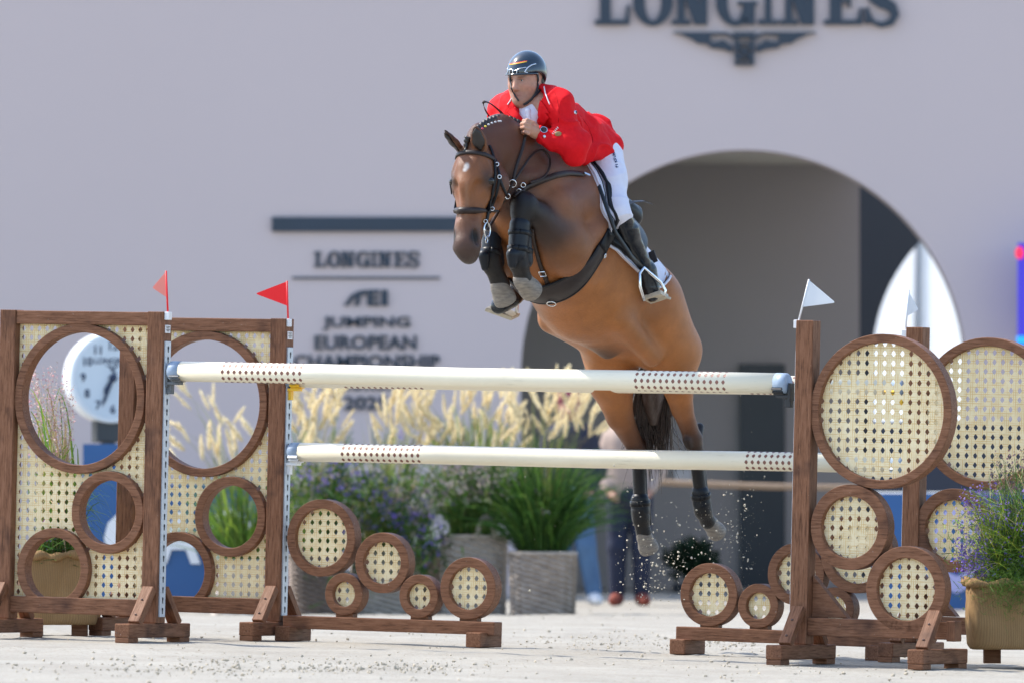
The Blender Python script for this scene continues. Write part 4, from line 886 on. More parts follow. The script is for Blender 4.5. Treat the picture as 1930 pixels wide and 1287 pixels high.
# ---------------------------------------------------------------- people far behind the jump
def onlooker(label, cx, ybot, d, hgt, lean, shirt, trousers, shoe, hair, arm_out=.12):
    s = hgt / 1.75; F0 = P(cx, ybot, d); q = lambda x, z, y=0: Vector((x * s, y * s, z * s)) + F0
    skn = (.42, .23, .16); b = SDF(.011); hp = lambda k: q(lean + .09 * k, .90); kn = lambda k: q(lean * .6 + .10 * k, .48, -.03); an = lambda k: q(.10 * k + lean * -.2 * (k > 0), .08)
    b.cone(q(lean, 1.60), q(lean, 1.66, .02), .085, .095, .03, skn); b.cone(q(lean, 1.57, -.03), q(lean, 1.54, -.02), .06, .05, .03, skn); b.cone(q(lean, 1.36), q(lean, 1.55), .06, .055, .03, skn); b.cone(q(lean, 1.0), q(lean, 1.34), .14, .15, .05, skn)
    for k in (-1, 1):
        b.cone(q(lean + .17 * k, 1.38), q(lean + .22 * k + arm_out * .2 * k, 1.10), .05, .042, .03, skn); b.cone(q(lean + .22 * k + arm_out * .2 * k, 1.10), q(lean + .15 * k, .92, -.14), .042, .03, .03, skn); b.cone(q(lean + .15 * k, .92, -.14), q(lean + .12 * k, .88, -.20), .034, .03, .02, skn)
        b.cone(hp(k), kn(k), .085, .058, .03, skn); b.cone(kn(k), an(k), .055, .035, .03, skn); b.cone(an(k) - Vector((0, 0, .03)), an(k) + Vector((.02 * k, -.14, -.045)), .04, .03, .02, skn)
    b.cone(q(lean, 1.585, -.11), q(lean, 1.565, -.115), .014, .018, .02, skn)
    o = b.mesh('person', M['skin'], None, 1, skn); tag(o, label, 'person')
    c = SDF(.012); c.cone(q(lean, .92), q(lean, 1.34), .165, .175, .05, None, (np.array((1., 0, 0)), 1.15))
    for k in (-1, 1): c.cone(q(lean + .15 * k, 1.37), q(lean + .235 * k, 1.10), .075, .065, .03); c.cone(q(lean + .235 * k, 1.10), q(lean + .17 * k, .96, -.11), .065, .05, .03)
    c.mesh('shirt', shirt, o, 1); c = SDF(.012); c.cone(q(lean, .92), q(lean, .98), .17, .165, .04)
    for k in (-1, 1): c.cone(hp(k), kn(k), .105, .08, .03); c.cone(kn(k), an(k) + Vector((0, 0, .03)), .08, .065, .03)
    c.mesh('trousers', trousers, o, 1)
    for k in (-1, 1): c = SDF(.009); c.cone(an(k) - Vector((0, .0, .02)), an(k) + Vector((.03 * k, -.17, -.035)), .058, .042, .02); c.mesh('shoe', shoe, o, 1)
    c = SDF(.011); c.cone(q(lean, 1.68, .02), q(lean, 1.66, .04), .105, .10, .03); c.ball(q(lean, 1.56, -.09), .09, .02, None, None, -1); c.mesh('hair', hair, o, 1); return o
onlooker('person in a beige top, navy trousers and orange shoes behind the hind legs', 1186, 1141, 66.5, 1.72, 0.0, varied('beige_knit', (.42, .32, .27), (.36, .27, .23), 9, .9, .2), varied('navy_trousers', (.012, .018, .045), (.010, .014, .035), 9, .8, .2), mat('orange_shoe', (.22, .045, .025), .8), M['hair'])
onlooker('person in pale blue jeans and white shoes half hidden by the right basket', 1092, 1140, 65.5, 1.70, -.08, varied('dark_jacket', (.03, .03, .05), (.02, .022, .04), 9, .9, .2), varied('blue_jeans', (.08, .16, .28), (.06, .12, .22), 9, .8, .2), mat('white_shoe', (.7, .7, .7), .5), varied('maroon_cap', (.22, .035, .06), (.18, .03, .05), 9, .8, .1))
# ---------------------------------------------------------------- the horse
HD = 41.0; HB = R(30); HP = R(30)
FWD = Vector((-math.sin(HB), -math.cos(HB), 0)); LAT = Vector((math.cos(HB), -math.sin(HB), 0))
def H(px, py, v=0.):
    """point v metres to the horse's left of its middle plane, seen at a photo pixel"""
    U = (1100 + 329 * v - px) / 190.; return P(px, py, HD - .866 * U - .5 * v)
def B(u, w_, v=0.):
    U = u * math.cos(HP) - w_ * math.sin(HP); Z = u * math.sin(HP) + w_ * math.cos(HP); return H(1100 - 190 * U + 329 * v, 495 - 380 * Z, v)
UP_B = Vector((0, 0, 1)) * math.cos(HP) - FWD * math.sin(HP); AX_B = FWD * math.cos(HP) + Vector((0, 0, 1)) * math.sin(HP)
px_ = 1 / 381.
BAY = (.40, .150, .044); BAYM = (.23, .090, .040); BAYD = (.105, .038, .019); POINT = (.007, .006, .007); SMOKE = (.045, .024, .018); BELLY = (.30, .125, .045)  # bay coat; flanks lightened to carry sand bounce, neck and back kept dark
hs = SDF(.0065)
LT = np.array(LAT)
def hc(a, b, ra, rb, k=.03, col=BAY, s=None, op=1): hs.cone(a, b, ra, rb, k, col, (LT, s) if s else None, op)
# trunk
hc(B(.50, .00), B(.28, -.02), .275, .318, .06, (.27, .098, .031), .80)
hc(B(.28, -.02), B(-.08, -.025), .318, .328, .06, BAY, .84)
hc(B(-.08, -.025), B(-.38, .02), .328, .275, .06, BAY, .84)
hc(B(-.38, .015), B(-.62, .01), .265, .215, .06, BAY, .92)
hc(B(.30, .22), B(-.55, .19), .10, .085, .08, BAYD)                   # back line
for s in (-1, 1):
    hc(B(-.42, .03, .14 * s), B(-.66, -.04, .11 * s), .155, .145, .06, BAY)      # croup and buttock
    hc(B(.36, .16, .16 * s), B(.60, -.04, .15 * s), .105, .115, .05, BAYM)        # shoulder
    hc(B(.60, -.06, .13 * s), B(.44, -.20, .17 * s), .11, .10, .05, BAYM)         # upper arm
hc(B(.60, .02), B(.66, -.10), .17, .13, .06, BAY)                    # breast
# neck
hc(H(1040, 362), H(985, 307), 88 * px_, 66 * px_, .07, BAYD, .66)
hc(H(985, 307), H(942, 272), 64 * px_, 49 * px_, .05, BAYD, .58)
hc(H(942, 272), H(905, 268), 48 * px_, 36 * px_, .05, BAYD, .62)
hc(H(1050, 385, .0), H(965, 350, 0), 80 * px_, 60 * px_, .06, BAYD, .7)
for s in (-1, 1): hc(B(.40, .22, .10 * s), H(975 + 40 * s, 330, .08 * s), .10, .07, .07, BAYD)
# left fore leg (right in the picture), folded
K = .02
hc(B(.44, -.20, .17), H(1068, 462, .19), .10, 44 * px_, .05, BAY)
hc(H(1066, 462, .19), H(1012, 408, .14), 43 * px_, 26 * px_, .035, SMOKE); hc(H(1012, 408, .14), H(988, 392, .125), 26 * px_, 25 * px_, K, POINT)
hc(H(988, 385, .125), H(984, 402, .12), 24 * px_, 21 * px_, K, POINT)
hc(H(982, 405, .12), H(976, 478, .115), 16.5 * px_, 15 * px_, K, POINT); hc(H(992, 415, .135), H(983, 480, .13), 8 * px_, 9 * px_, .015, POINT)
hc(H(976, 483, .115), H(978, 497, .115), 19 * px_, 19 * px_, K, POINT); hc(H(979, 500, .115), H(986, 528, .11), 15.5 * px_, 17.5 * px_, K, POINT)
# right fore leg
hc(B(.44, -.20, -.17), H(946, 480, -.17), .10, 36 * px_, .05, BAY)
hc(H(946, 480, -.17), H(936, 408, -.14), 34 * px_, 24 * px_, .035, SMOKE)
hc(H(934, 400, -.14), H(930, 418, -.135), 24 * px_, 20 * px_, K, POINT)
hc(H(928, 420, -.135), H(925, 480, -.13), 16 * px_, 15 * px_, K, POINT)
hc(H(924, 485, -.13), H(928, 500, -.13), 19 * px_, 19 * px_, K, POINT); hc(H(930, 505, -.13), H(944, 538, -.125), 16 * px_, 18 * px_, K, POINT)
# hind legs
for s, thigh, stif, gask, hock, can0, can1, fet, past in (
    (1, (1266, 660), (1274, 708), (1286, 770), (1306, 827), (1310, 845), (1320, 928), (1323, 956), (1334, 982)),
    (-1, (1150, 660), (1152, 718), (1168, 785), (1200, 846), (1203, 862), (1206, 940), (1206, 970), (1213, 1003))):
    v = .165 * s
    hc(B(-.45, .02, .13 * s), H(*thigh, v), .185, 53 * px_, .06, BAY); hc(B(-.62, -.05, .12 * s), H(thigh[0] + 8, thigh[1], v), .15, 46 * px_, .05, BAY)
    hc(H(*thigh, v), H(*stif, v), 50 * px_, (36 if s > 0 else 43) * px_, .04, BAY)
    hc(H(*stif, v), H(*gask, v), (35 if s > 0 else 42) * px_, (20 if s > 0 else 25) * px_, .03, BAY); hc(H(*gask, v), H(*hock, v), (20 if s > 0 else 25) * px_, 16 * px_, .02, (.16, .06, .025)); hc(H(hock[0] - 11, hock[1] + 1, v), H(hock[0] - 8, hock[1] + 12, v), 9 * px_, 8 * px_, .015, POINT)
    hc(H(hock[0] + 12, hock[1] - 22, v - .02 * s), H(hock[0] + 8, hock[1] + 8, v), 9.5 * px_, 9 * px_, .02, POINT)     # point of hock
    hc(H(*hock, v), H(*can0, v), 18.5 * px_, 15 * px_, K, POINT); hc(H(*can0, v), H(*can1, v), 13 * px_, 12.5 * px_, K, POINT)
    hc(H(can0[0] + 9, can0[1] + 4, v), H(can1[0] + 9, can1[1], v), 6.5 * px_, 7 * px_, .015, POINT)
    hc(H(fet[0], fet[1] - 8, v), H(fet[0] + 2, fet[1] + 4, v), 17.5 * px_, 17.5 * px_, K, POINT); hc(H(fet[0] + 2, fet[1] + 8, v), H(*past, v), 14 * px_, 15.5 * px_, K, POINT)
hc(B(-.28, -.27, .0), B(-.42, -.26, .0), .045, .04, .05, (.05, .035, .03))   # sheath
for s in (-1, 1): hc(B(-.16, -.24, .20 * s), H(1228 - 70 * (s < 0), 672, .18 * s), .06, .05, .06, BAY)   # flank fold
# muscles and hollows
for s in (-1, 1):
    hc(B(.30, .10, .26 * s), B(.44, -.16, .235 * s), .055, .06, .035, BAYM)            # triceps
    hc(B(.47, .20, .175 * s), B(.60, .03, .19 * s), .035, .04, .025, BAYD)             # shoulder blade edge
    hc(B(-.37, .08, .195 * s), B(-.43, .0, .210 * s), .035, .045, .03, BAY)           # point of the hip
    hc(B(.235, .16, .285 * s), B(.20, -.20, .270 * s), .030, .030, .05, None, None, -1) # hollow behind the shoulder
    hc(B(-.27, .10, .335 * s), B(-.31, -.14, .33 * s), .045, .05, .06, None, None, -1)  # flank hollow
    pass
    hc(H(1040 - 80 * (s < 0), 340, .115 * s), H(985 - 25 * (s < 0), 335, .09 * s), .045, .035, .03, BAYD)
# head
HY = R(24); hn0 = Vector((-math.sin(HY), -math.cos(HY), 0)); hT = R(12)
hax = (Vector((0, 0, -1)) * math.cos(hT) + hn0 * math.sin(hT)).normalized(); hn = (hn0 * math.cos(hT) + Vector((0, 0, 1)) * math.sin(hT)).normalized(); he = hax.cross(hn) * -1
if he.x < 0: he = -he
HO = H(893, 276)
def hd(s, f, e=0.): return HO + hax * (s * .88) + hn * f + he * e
HE = np.array(he)
def kc(a, b, ra, rb, k=.025, col=BAY, s=None, op=1): hs.cone(hd(*a), hd(*b), ra, rb, k, col, (HE, s) if s else None, op)
kc((.06, -.05), (.13, -.03), .085, .092, .03, BAYD, 1.0)
kc((.12, -.015), (.22, -.005), .080, .074, .03, (.27, .098, .033), 1.22); kc((.22, -.005), (.42, -.012), .070, .050, .03, (.27, .10, .034), 1.05); kc((.42, -.012), (.53, -.016), .052, .055, .04, (.17, .070, .038), 1.0); kc((.46, -.03), (.56, -.03), .055, .056, .04, (.085, .05, .04), .95)
for s in (-1, 1):
    kc((.18, -.11, .064 * s), (.27, -.11, .052 * s), .085, .07, .04, BAYD); kc((.27, -.115, .045 * s), (.47, -.055, .02 * s), .06, .036, .03, BAY)
    kc((.150, -.006, .080 * s), (.205, -.016, .083 * s), .026, .020, .02, (.05, .026, .018)); kc((.215, -.022, .084 * s), (.225, -.035, .078 * s), .016, .016, .015, (.03, .018, .014)); kc((.193, -.008, .118 * s), (.196, -.02, .116 * s), .011, .011, .006, None, None, -1)       # eye ridge
    kc((.265, -.035, .074 * s), (.38, -.03, .052 * s), .018, .012, .02, (.27, .10, .034))                     # facial crest
    kc((.49, .004, .036 * s), (.565, -.014, .034 * s), .022, .027, .03, (.034, .024, .023))       # nostril
    kc((.485, .020, .056 * s), (.548, .004, .060 * s), .010, .018, .006, None, None, -1)
kc((.56, -.022), (.600, -.030), .049, .040, .04, (.030, .022, .021), 1.0); kc((.60, -.055), (.615, -.06), .032, .030, .025, (.018, .015, .015), 1.1)
kc((.50, -.06), (.59, -.06), .040, .033, .03, (.05, .027, .02))
for s in (-1, 1):
    kc((.10, .045, .085 * s), (.14, .035, .098 * s), .022, .020, .02, None, None, -1)        # hollow above the eye
    kc((.24, .045, .070 * s), (.40, .040, .052 * s), .030, .022, .025, None, None, -1)       # flat side of the nose
    kc((.30, -.085, .105 * s), (.42, -.055, .080 * s), .030, .026, .02, None, None, -1)      # in front of the cheek
    kc((.10, -.155, .110 * s), (.26, -.20, .10 * s), .022, .022, .02, None, None, -1)        # edge of the jaw
kc((.10, -.12), (.20, -.16), .085, .07, .06, BAYD)                   # throat
# ears: leaf shaped cups, opening forward
for (bx, by, tx, ty, v, s, wm) in ((873, 291, 837, 245, -.085, -1, .033), (908, 291, 896, 239, .05, 1, .038)):
    a, t = H(bx, by, v), H(tx, ty, v); up_ = (t - a).normalized(); ln = (t - a).length; fwd_ = (hn + he * (.25 * s)).normalized(); fwd_ = (fwd_ - up_ * fwd_.dot(up_)).normalized(); sq_ = [(np.array(fwd_), .62)]
    c1, c2 = (BAYM, SMOKE) if s < 0 else (BAYM, (.12, .05, .026))
    pr = [(0, .019), (.25, .90 * wm), (.48, wm), (.72, .72 * wm), (.90, .36 * wm), (1.0, .004)]
    for (t0, r0), (t1, r1) in zip(pr[:-1], pr[1:]): hs.cone(a.lerp(t, t0), a.lerp(t, t1), r0, r1, .008, c1 if t0 < .4 else c2, sq_)
    for (t0, r0), (t1, r1) in zip(pr[1:-1], pr[2:]): hs.cone(a.lerp(t, t0) + fwd_ * (.62 * r0 * .75), a.lerp(t, t1) + fwd_ * (.62 * r1 * .75), r0 * .72, r1 * .72, .005, None, sq_, -1)
def horse_cols(V, C):
    # coat marks: topline blend at no weight, pale star, smoky eye skin
    ub = (V - np.array(B(0, 0))) @ np.array(UP_B); t = sstep(-.05, .30, ub)[:, None] * .0; C = C * (1 - t) + np.array(BAYD) * t
    rel = V - np.array(HO); s = rel @ np.array(hax); f = rel @ np.array(hn); e = rel @ np.array(he)
    for (s0, f0, e0, rs, re) in ((.118, .07, .004, .017, .014), (.135, .07, -.004, .010, .011)):
        w_ = np.exp(-(((s - s0) / rs) ** 2 + ((e - e0) / re) ** 2) ** 2) * (f > .02); C = C * (1 - w_[:, None]) + np.array((.62, .58, .55)) * w_[:, None]
    for sg_ in (-1, 1):
        w_ = .8 * np.exp(-(((s - .172) / .042) ** 2 + ((e - .088 * sg_) / .032) ** 2 + ((f + .0) / .06) ** 2)); C = C * (1 - w_[:, None]) + np.array((.016, .013, .013)) * w_[:, None]
    for sg_ in (-1, 1):
        w_ = np.exp(-(((s - .515 * .88) / .032) ** 2 + ((e - .052 * sg_) / .016) ** 2) ** 2) * (f > -.015); C = C * (1 - w_[:, None]) + np.array((.008, .006, .006)) * w_[:, None]  # dark nostril skin, with the shade of the hollow painted in
    w_ = .35 * np.exp(-((e - .012) / .010) ** 2) * sstep(.16, .22, s) * (1 - sstep(.34, .40, s)) * (f > .02); C = C * (1 - w_[:, None]) + np.array((.40, .22, .13)) * w_[:, None]
    return C
m = mat('horse_coat', BAY, .38, spec=.34)
at = N(m, 'ShaderNodeAttribute', attribute_name='Col'); v = coords(m)
n1 = noise_tex(m, v, 7, 5, .6); mp2 = coords(m, (30, 30, 190)); n2 = noise_tex(m, mp2, 4, 4, .7)
vo = N(m, 'ShaderNodeTexVoronoi', feature='DISTANCE_TO_EDGE'); vo.inputs['Scale'].default_value = 5.5; wv = N(m, 'ShaderNodeVectorMath', operation='ADD'); L(m, v, wv.inputs[0]); nz_ = N(m, 'ShaderNodeTexNoise'); nz_.inputs['Scale'].default_value = 6; L(m, v, nz_.inputs['Vector']); L(m, nz_.outputs[1], wv.inputs[1]); L(m, wv.outputs[0], vo.inputs['Vector'])
vein = ramp(m, vo.outputs[0], [(.0, (1, 1, 1)), (.05, (0, 0, 0))])
c = mixc(m, 1.0, at.outputs[0], ramp(m, n1, [(.3, (.78, .76, .74)), (.7, (1.12, 1.1, 1.08))]), 'MULTIPLY')
c = mixc(m, 1.0, c, ramp(m, n2, [(.3, (.70, .69, .68)), (.7, (1.18, 1.17, 1.16))]), 'MULTIPLY')
L(m, c, bsdf(m).inputs['Base Color']); ad = N(m, 'ShaderNodeMath', operation='ADD'); L(m, n2, ad.inputs[0]); L(m, n1, ad.inputs[1]); ad2 = N(m, 'ShaderNodeMath', operation='MULTIPLY_ADD'); L(m, vein, ad2.inputs[0]); ad2.inputs[1].default_value = .16; L(m, ad.outputs[0], ad2.inputs[2]); mu = noise_tex(m, coords(m, (1, 1, 1.6)), 4.5, 3, .5); ad3 = N(m, 'ShaderNodeMath', operation='MULTIPLY_ADD'); L(m, mu, ad3.inputs[0]); ad3.inputs[1].default_value = 2.2; L(m, ad2.outputs[0], ad3.inputs[2]); bump(m, ad3.outputs[0], .34, .010)
M['coat'] = m
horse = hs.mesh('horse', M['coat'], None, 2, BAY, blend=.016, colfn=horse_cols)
tag(horse, 'bay horse with black legs and a small white star leaping over the poles', 'horse')
_V = [tuple(v.co) for v in horse.data.vertices]; HT = BVHTree.FromPolygons(_V, [tuple(p.vertices) for p in horse.data.polygons])
EYE = Vector((0, 0, CZ))
def hit(px, py, off=.004, tree=None):
    d = (P(px, py, 40) - EYE).normalized(); loc, nr, i, ds = (tree or HT).ray_cast(EYE, d)
    if loc is None: return None
    return loc + nr * off, nr
def drape(pts, off=.004, sub=6, tree=None):
    """surface points under a pixel polyline"""
    out, nn = [], []
    for i in range(len(pts) - 1):
        for k in range(sub + (i == len(pts) - 2)):
            t = k / sub; q = hit(pts[i][0] + (pts[i + 1][0] - pts[i][0]) * t, pts[i][1] + (pts[i + 1][1] - pts[i][1]) * t, off, tree)
            if q: out.append(q[0]); nn.append(q[1])
    # keep it from jumping between near and far surfaces
    if not out: return [], []
    P2, N2 = [out[0]], [nn[0]]
    for p, n_ in zip(out[1:], nn[1:]):
        if (p - P2[-1]).length < .13: P2.append(p); N2.append(n_)
    for _ in range(2 if len(P2) > 2 else 0):
        P2 = [P2[0]] + [(P2[i - 1] + P2[i] * 2 + P2[i + 1]) / 4 for i in range(1, len(P2) - 1)] + [P2[-1]]
    return P2, N2
def wrap(c, ax_, start, a0, a1, n, off, rad=.6, tree=None):
    """points round the body in the plane through c across ax_"""
    ax_ = ax_.normalized(); st = (start - ax_ * start.dot(ax_)).normalized(); sd = ax_.cross(st); out, nn = [], []
    for i in range(n + 1):
        a = a0 + (a1 - a0) * i / n; d = st * math.cos(a) + sd * math.sin(a); loc, nr, _, _ = (tree or HT).ray_cast(c + d * rad, -d)
        if loc is not None: out.append(loc + d * off); nn.append(d)
    return out, nn
M['leather'] = varied('brown_leather', (.034, .021, .018), (.022, .014, .012), 30, .42, .15, 150, spec=.3); M['leather_d'] = varied('black_leather', (.007, .008, .011), (.005, .006, .008), 30, .40, .12, 150, spec=.25)
M['taupe'] = varied('padded_leather', (.034, .025, .023), (.025, .018, .017), 40, .45, .15, 150, spec=.3)
M['boot'] = varied('leg_boot_leather', (.008, .011, .017), (.006, .008, .012), 30, .42, .15, 90, spec=.3); M['chrome'] = mat('polished_steel', (.75, .76, .78), .18, 1.0)
M['hoof'] = varied('hoof_horn', (.26, .225, .19), (.13, .115, .10), 30, .6, .35, 60, (1, 1, 4)); M['hair'] = varied('black_hair', (.012, .010, .010), (.022, .016, .014), 60, .4, .4, 160)
M['padwhite'] = varied('saddle_cloth', (.72, .72, .80), (.66, .66, .74), 40, .8, .25, 200); M['eye'] = mat('horse_eye', (.012, .008, .006), .06)
# hooves
def hoof(top, tip, r0, r1, tilt=None):
    b = SDF(.0042); a, c_ = Vector(top), Vector(tip); d = (c_ - a).normalized(); ln = (c_ - a).length
    b.cone(a, a + d * ln * .25, r0 * .92, r0 * 1.03, .01); b.cone(a + d * ln * .2, c_ - d * r1 * .5, r0, r1, .01); b.cone(c_ - d * r1 * .45, c_ + d * r1 * .3, r1, r1 * 1.08, .01)
    b.ball(c_ + d * .248, .25, .004, None, None, -1)
    return b.mesh('hoof', M['hoof'], horse, 1)
hoof(H(983, 526, .11), H(1002, 549, .10), 17.5 * px_, 20.5 * px_); hoof(H(940, 536, -.125), H(953, 568, -.12), 17 * px_, 20.5 * px_)
hoof(H(1334, 981, .165), H(1353, 1004, .165), 14.5 * px_, 17.5 * px_); hoof(H(1212, 1004, -.165), H(1224, 1036, -.165), 14.5 * px_, 18.5 * px_)
# dark linings of the ears
for (bx, by, tx, ty, v, s, wm) in ((873, 291, 837, 245, -.085, -1, .033), (908, 291, 896, 239, .05, 1, .038)):
    a_, t_ = H(bx, by, v), H(tx, ty, v); u_ = (t_ - a_).normalized(); w_ = (hn + he * (.25 * s)).normalized(); w_ = (w_ - u_ * w_.dot(u_)).normalized(); ls = SDF(.004)
    for (p0, r0), (p1, r1) in zip([(.20, .010), (.48, .72 * wm), (.74, .52 * wm)], [(.48, .72 * wm), (.74, .52 * wm), (.95, .004)]): ls.cone(a_.lerp(t_, p0) + w_ * .011, a_.lerp(t_, p1) + w_ * .011, r0, r1, .006, None, (np.array(w_), .38))
    ls.mesh('ear_lining', M['hair'], horse, 1)
# eyes
for s in (-1, 1):
    b = MB(); b.sphere(hd(.196, -.013, .098 * s), .0205, 12); b.build('eye', M['eye'], horse, True)
# ---------------------------------------------------------------- saddle, cloth, girth, bridle on the horse
AXV = lambda u: B(u, -.02)
def surf_patch(name, m, us, t_of, off, par, thick=.012, both=True):
    """a cloth lying on the trunk: rows along the body (us), t_of(u) = (from, to) angle from the spine"""
    V, Fs = [], []; nt_ = 22
    for u in us:
        t0, t1 = t_of(u)
        for j in range(nt_ + 1):
            t = t0 + (t1 - t0) * j / nt_; d = (UP_B * math.cos(t) + LAT * math.sin(t)).normalized(); c = AXV(u)
            loc, nr, _, _ = HT.ray_cast(c + d * .75, -d); V.append((loc if loc is not None else c + d * .3) + d * off)
    nu = len(us)
    for i in range(nu - 1):
        for j in range(nt_): a = i * (nt_ + 1) + j; Fs.append((a, a + 1, a + nt_ + 2, a + nt_ + 1))
    o = link(name, mesh(name, V, Fs, True), m, par); s = o.modifiers.new('thick', 'SOLIDIFY'); s.thickness = thick; s.offset = 1
    return o
us = np.linspace(-.35, .47, 28)
def pad_edge(u):
    lo = np.interp(u, [-.35, -.31, -.26, -.15, .0, .12, .28, .38, .43, .47], [1.12, 1.38, 1.52, 1.60, 1.62, 1.62, 1.60, 1.38, 1.05, .50]); return -lo, lo
pad = surf_patch('saddle_cloth', M['padwhite'], us, pad_edge, .006, horse, .014)
def edge_tube(name, inset, rad, m, par, off):
    pts = []
    prof = [(u, pad_edge(u)[1]) for u in np.linspace(.47, -.35, 60)]; prof = [(.47, t) for t in np.linspace(.1, .5, 8)][:-1] + prof
    for u, t in prof:
        u2 = u - inset * .9 if u > 0 else u + inset * .5; t2 = t - inset / .33; d = (UP_B * math.cos(t2) + LAT * math.sin(t2)).normalized(); c = AXV(min(max(u2, -.35 + inset), .47 - inset)); loc, _, _, _ = HT.ray_cast(c + d * .75, -d)
        if loc is not None: pts.append(loc + d * off)
    b = MB(); b.tube(pts, rad, 5); return b.build(name, m, par, True)
edge_tube('piping', .016, .0026, M['leather_d'], pad, .022); edge_tube('binding', .002, .0065, M['padwhite'], pad, .014)
b = MB(); q = hit(1222, 487, .024); b.box(q[0], .035, .006, .06, Matrix.Rotation(R(-30), 3, 'Z') @ Matrix.Rotation(R(-22), 3, 'Y')); b.build('crest_patch', M['taupe'], pad)
# saddle: flaps both sides, seat, pommel, cantle
sd = SDF(.007)
for s in (-1, 1):
    sd.cone(B(.20, .25, .17 * s), B(.24, .10, .298 * s), .026, .028, .02, None)         # knee roll
    sd.cone(B(.20, .33, .07 * s), B(-.15, .35, .10 * s), .055, .055, .04, None)
sd.cone(B(.20, .385), B(.23, .42), .055, .035, .03, None); sd.cone(B(-.10, .36), B(-.16, .40), .08, .045, .05, None, (LT, 1.3)); sd.cone(B(.16, .36), B(-.14, .36), .06, .07, .04, None)
sd.cone(B(-.17, .39, -.10), B(-.17, .39, .10), .030, .030, .03, None)
saddle = sd.mesh('saddle', M['leather_d'], horse, 2)
def flap_edge(u): return .15, float(np.interp(u, [-.10, -.02, .10, .26, .37, .425], [.9, 1.42, 1.58, 1.56, 1.22, .5]))
fl_ = surf_patch('flap', M['leather_d'], np.linspace(-.10, .425, 22), flap_edge, .030, saddle, .012)
surf_patch('flap', M['leather_d'], np.linspace(-.10, .425, 22), lambda u: (-flap_edge(u)[1], -.15), .030, saddle, .012)
b = MB(); pts = [H(1180, 388, .16), H(1195, 381, .16), H(1212, 380, .17), H(1229, 386, .18)]
b.ribbon(pts, [LAT * .3 + UP_B] * 4, .022, .004); b.build('strap_end', M['leather'], saddle)
# girth with belly guard
gp, gn = wrap(B(.30, -.05), AX_B, -UP_B, R(-98), R(98), 64, .006)
wd = [.070 + .075 * math.exp(-((i / 64 - .5) / .26) ** 4) for i in range(len(gp))]
b = MB(); b.ribbon(gp, gn, wd, .012); girth = b.build('girth', M['taupe'], horse, True)
for o_ in (-1, 1):
    b = MB(); b.tube([p + AX_B * (o_ * w_ * .5) + n_ * .005 for p, n_, w_ in zip(gp, gn, wd)], .0065, 6); b.build('girth_edge', M['leather_d'], girth, True)
def girth_ring(px, py, rr=.016):
    q = hit(px, py, .022)
    if not q: return
    b = MB(); n_ = q[1]; a = n_.orthogonal().normalized(); c_ = n_.cross(a)
    b.tube([q[0] + (a * math.cos(t) + c_ * math.sin(t)) * rr for t in np.linspace(0, 2 * math.pi, 17)], .0032, 6, False); return b.build('ring', M['chrome'], girth, True)
girth_ring(1040, 566, .022); girth_ring(1133, 480, .012)
for sl_ in (slice(0, 7), slice(-7, None)):
    b = MB(); b.ribbon([p + n_ * .010 for p, n_ in zip(gp[sl_], gn[sl_])], gn[sl_], [x * 1.12 for x in wd[sl_]], .008); b.build('elastic', M['leather_d'], girth, True)
# breastplate
bp = MB(); A_, n_ = drape([(1098, 330), (1070, 327), (1045, 332), (1015, 343), (990, 354), (970, 372)], .006); bp.ribbon(A_, n_, .030, .006); breast = bp.build('breastplate', M['leather'], horse, True)
b = MB(); A_, n_ = drape([(1003, 430), (1010, 462), (1020, 500), (1031, 530), (1042, 566)], .008); b.ribbon(A_, n_, .024, .005); b.build('strap', M['leather'], breast, True)
b = MB(); A_, n_ = drape([(1108, 334), (1098, 330)], .012); b.ribbon(A_, n_, .012, .005); b.build('buckle', M['chrome'], breast)
q = hit(1024, 513, .016)
if q:
    b = MB(); n_ = q[1]; t_ = (H(1031, 530) - H(1020, 500)).normalized(); t_ = (t_ - n_ * t_.dot(n_)).normalized(); s_ = n_.cross(t_)
    b.tube([q[0] + t_ * x + s_ * y for x, y in ((-.014, -.016), (.014, -.016), (.014, .016), (-.014, .016), (-.014, -.016))], .0028, 5, False); b.build('buckle', M['chrome'], breast)
# bridle
def headwrap(s, f, tilt, a0, a1, n, off, e=0):
    ax_ = (hax * math.cos(tilt) + hn * math.sin(tilt)); return wrap(hd(s, f, e), ax_, hn, a0, a1, n, off, .35)
A_, n_ = headwrap(.070, -.05, R(10), R(-88), R(88), 40, .004); b = MB(); b.ribbon(A_, n_, .021, .007); bridle = b.build('bridle', M['taupe'], horse, True)
ends = (A_[0], A_[-1])
A_, n_ = headwrap(.352, -.055, R(-12), R(-125), R(125), 50, .006); b = MB(); b.tube(A_, [.007 + .010 * math.exp(-((i / len(A_) - .5) / .25) ** 4) for i in range(len(A_))], 8); b.build('noseband', M['leather'], bridle, True)
for k, pth in enumerate(([(921, 275), (926, 288), (930, 302), (932, 330), (928, 360), (920, 395), (914, 430)], [(932, 300), (941, 335), (935, 365), (921, 402)], [(930, 300), (938, 322), (943, 345), (955, 372)],
                         [(848, 330), (853, 358), (856, 385), (858, 405)])):
    A_, n_ = drape(pth, .005, 7)
    if len(A_) > 2: b = MB(); b.ribbon(A_, n_, [.017, .014, .013, .014][k], .005); b.build('cheek_strap', M['leather_d'], bridle, True)
def blinker(s):
    b = MB(); c = hd(.315, -.06, .070 * s); u = hax; o_ = (he * s + hn * .45).normalized()
    pts = [c + u * x + o_ * y for x, y in ((-.04, 0), (.042, 0), (.034, .030), (-.025, .026))]; k = hn.cross(u) * .004
    b.add(pts + [p + hn * .006 for p in pts], [(0, 1, 2, 3), (7, 6, 5, 4), (0, 4, 5, 1), (1, 5, 6, 2), (2, 6, 7, 3), (3, 7, 4, 0)]); b.build('cheek_pad', M['leather_d'], bridle)
blinker(1); blinker(-1)
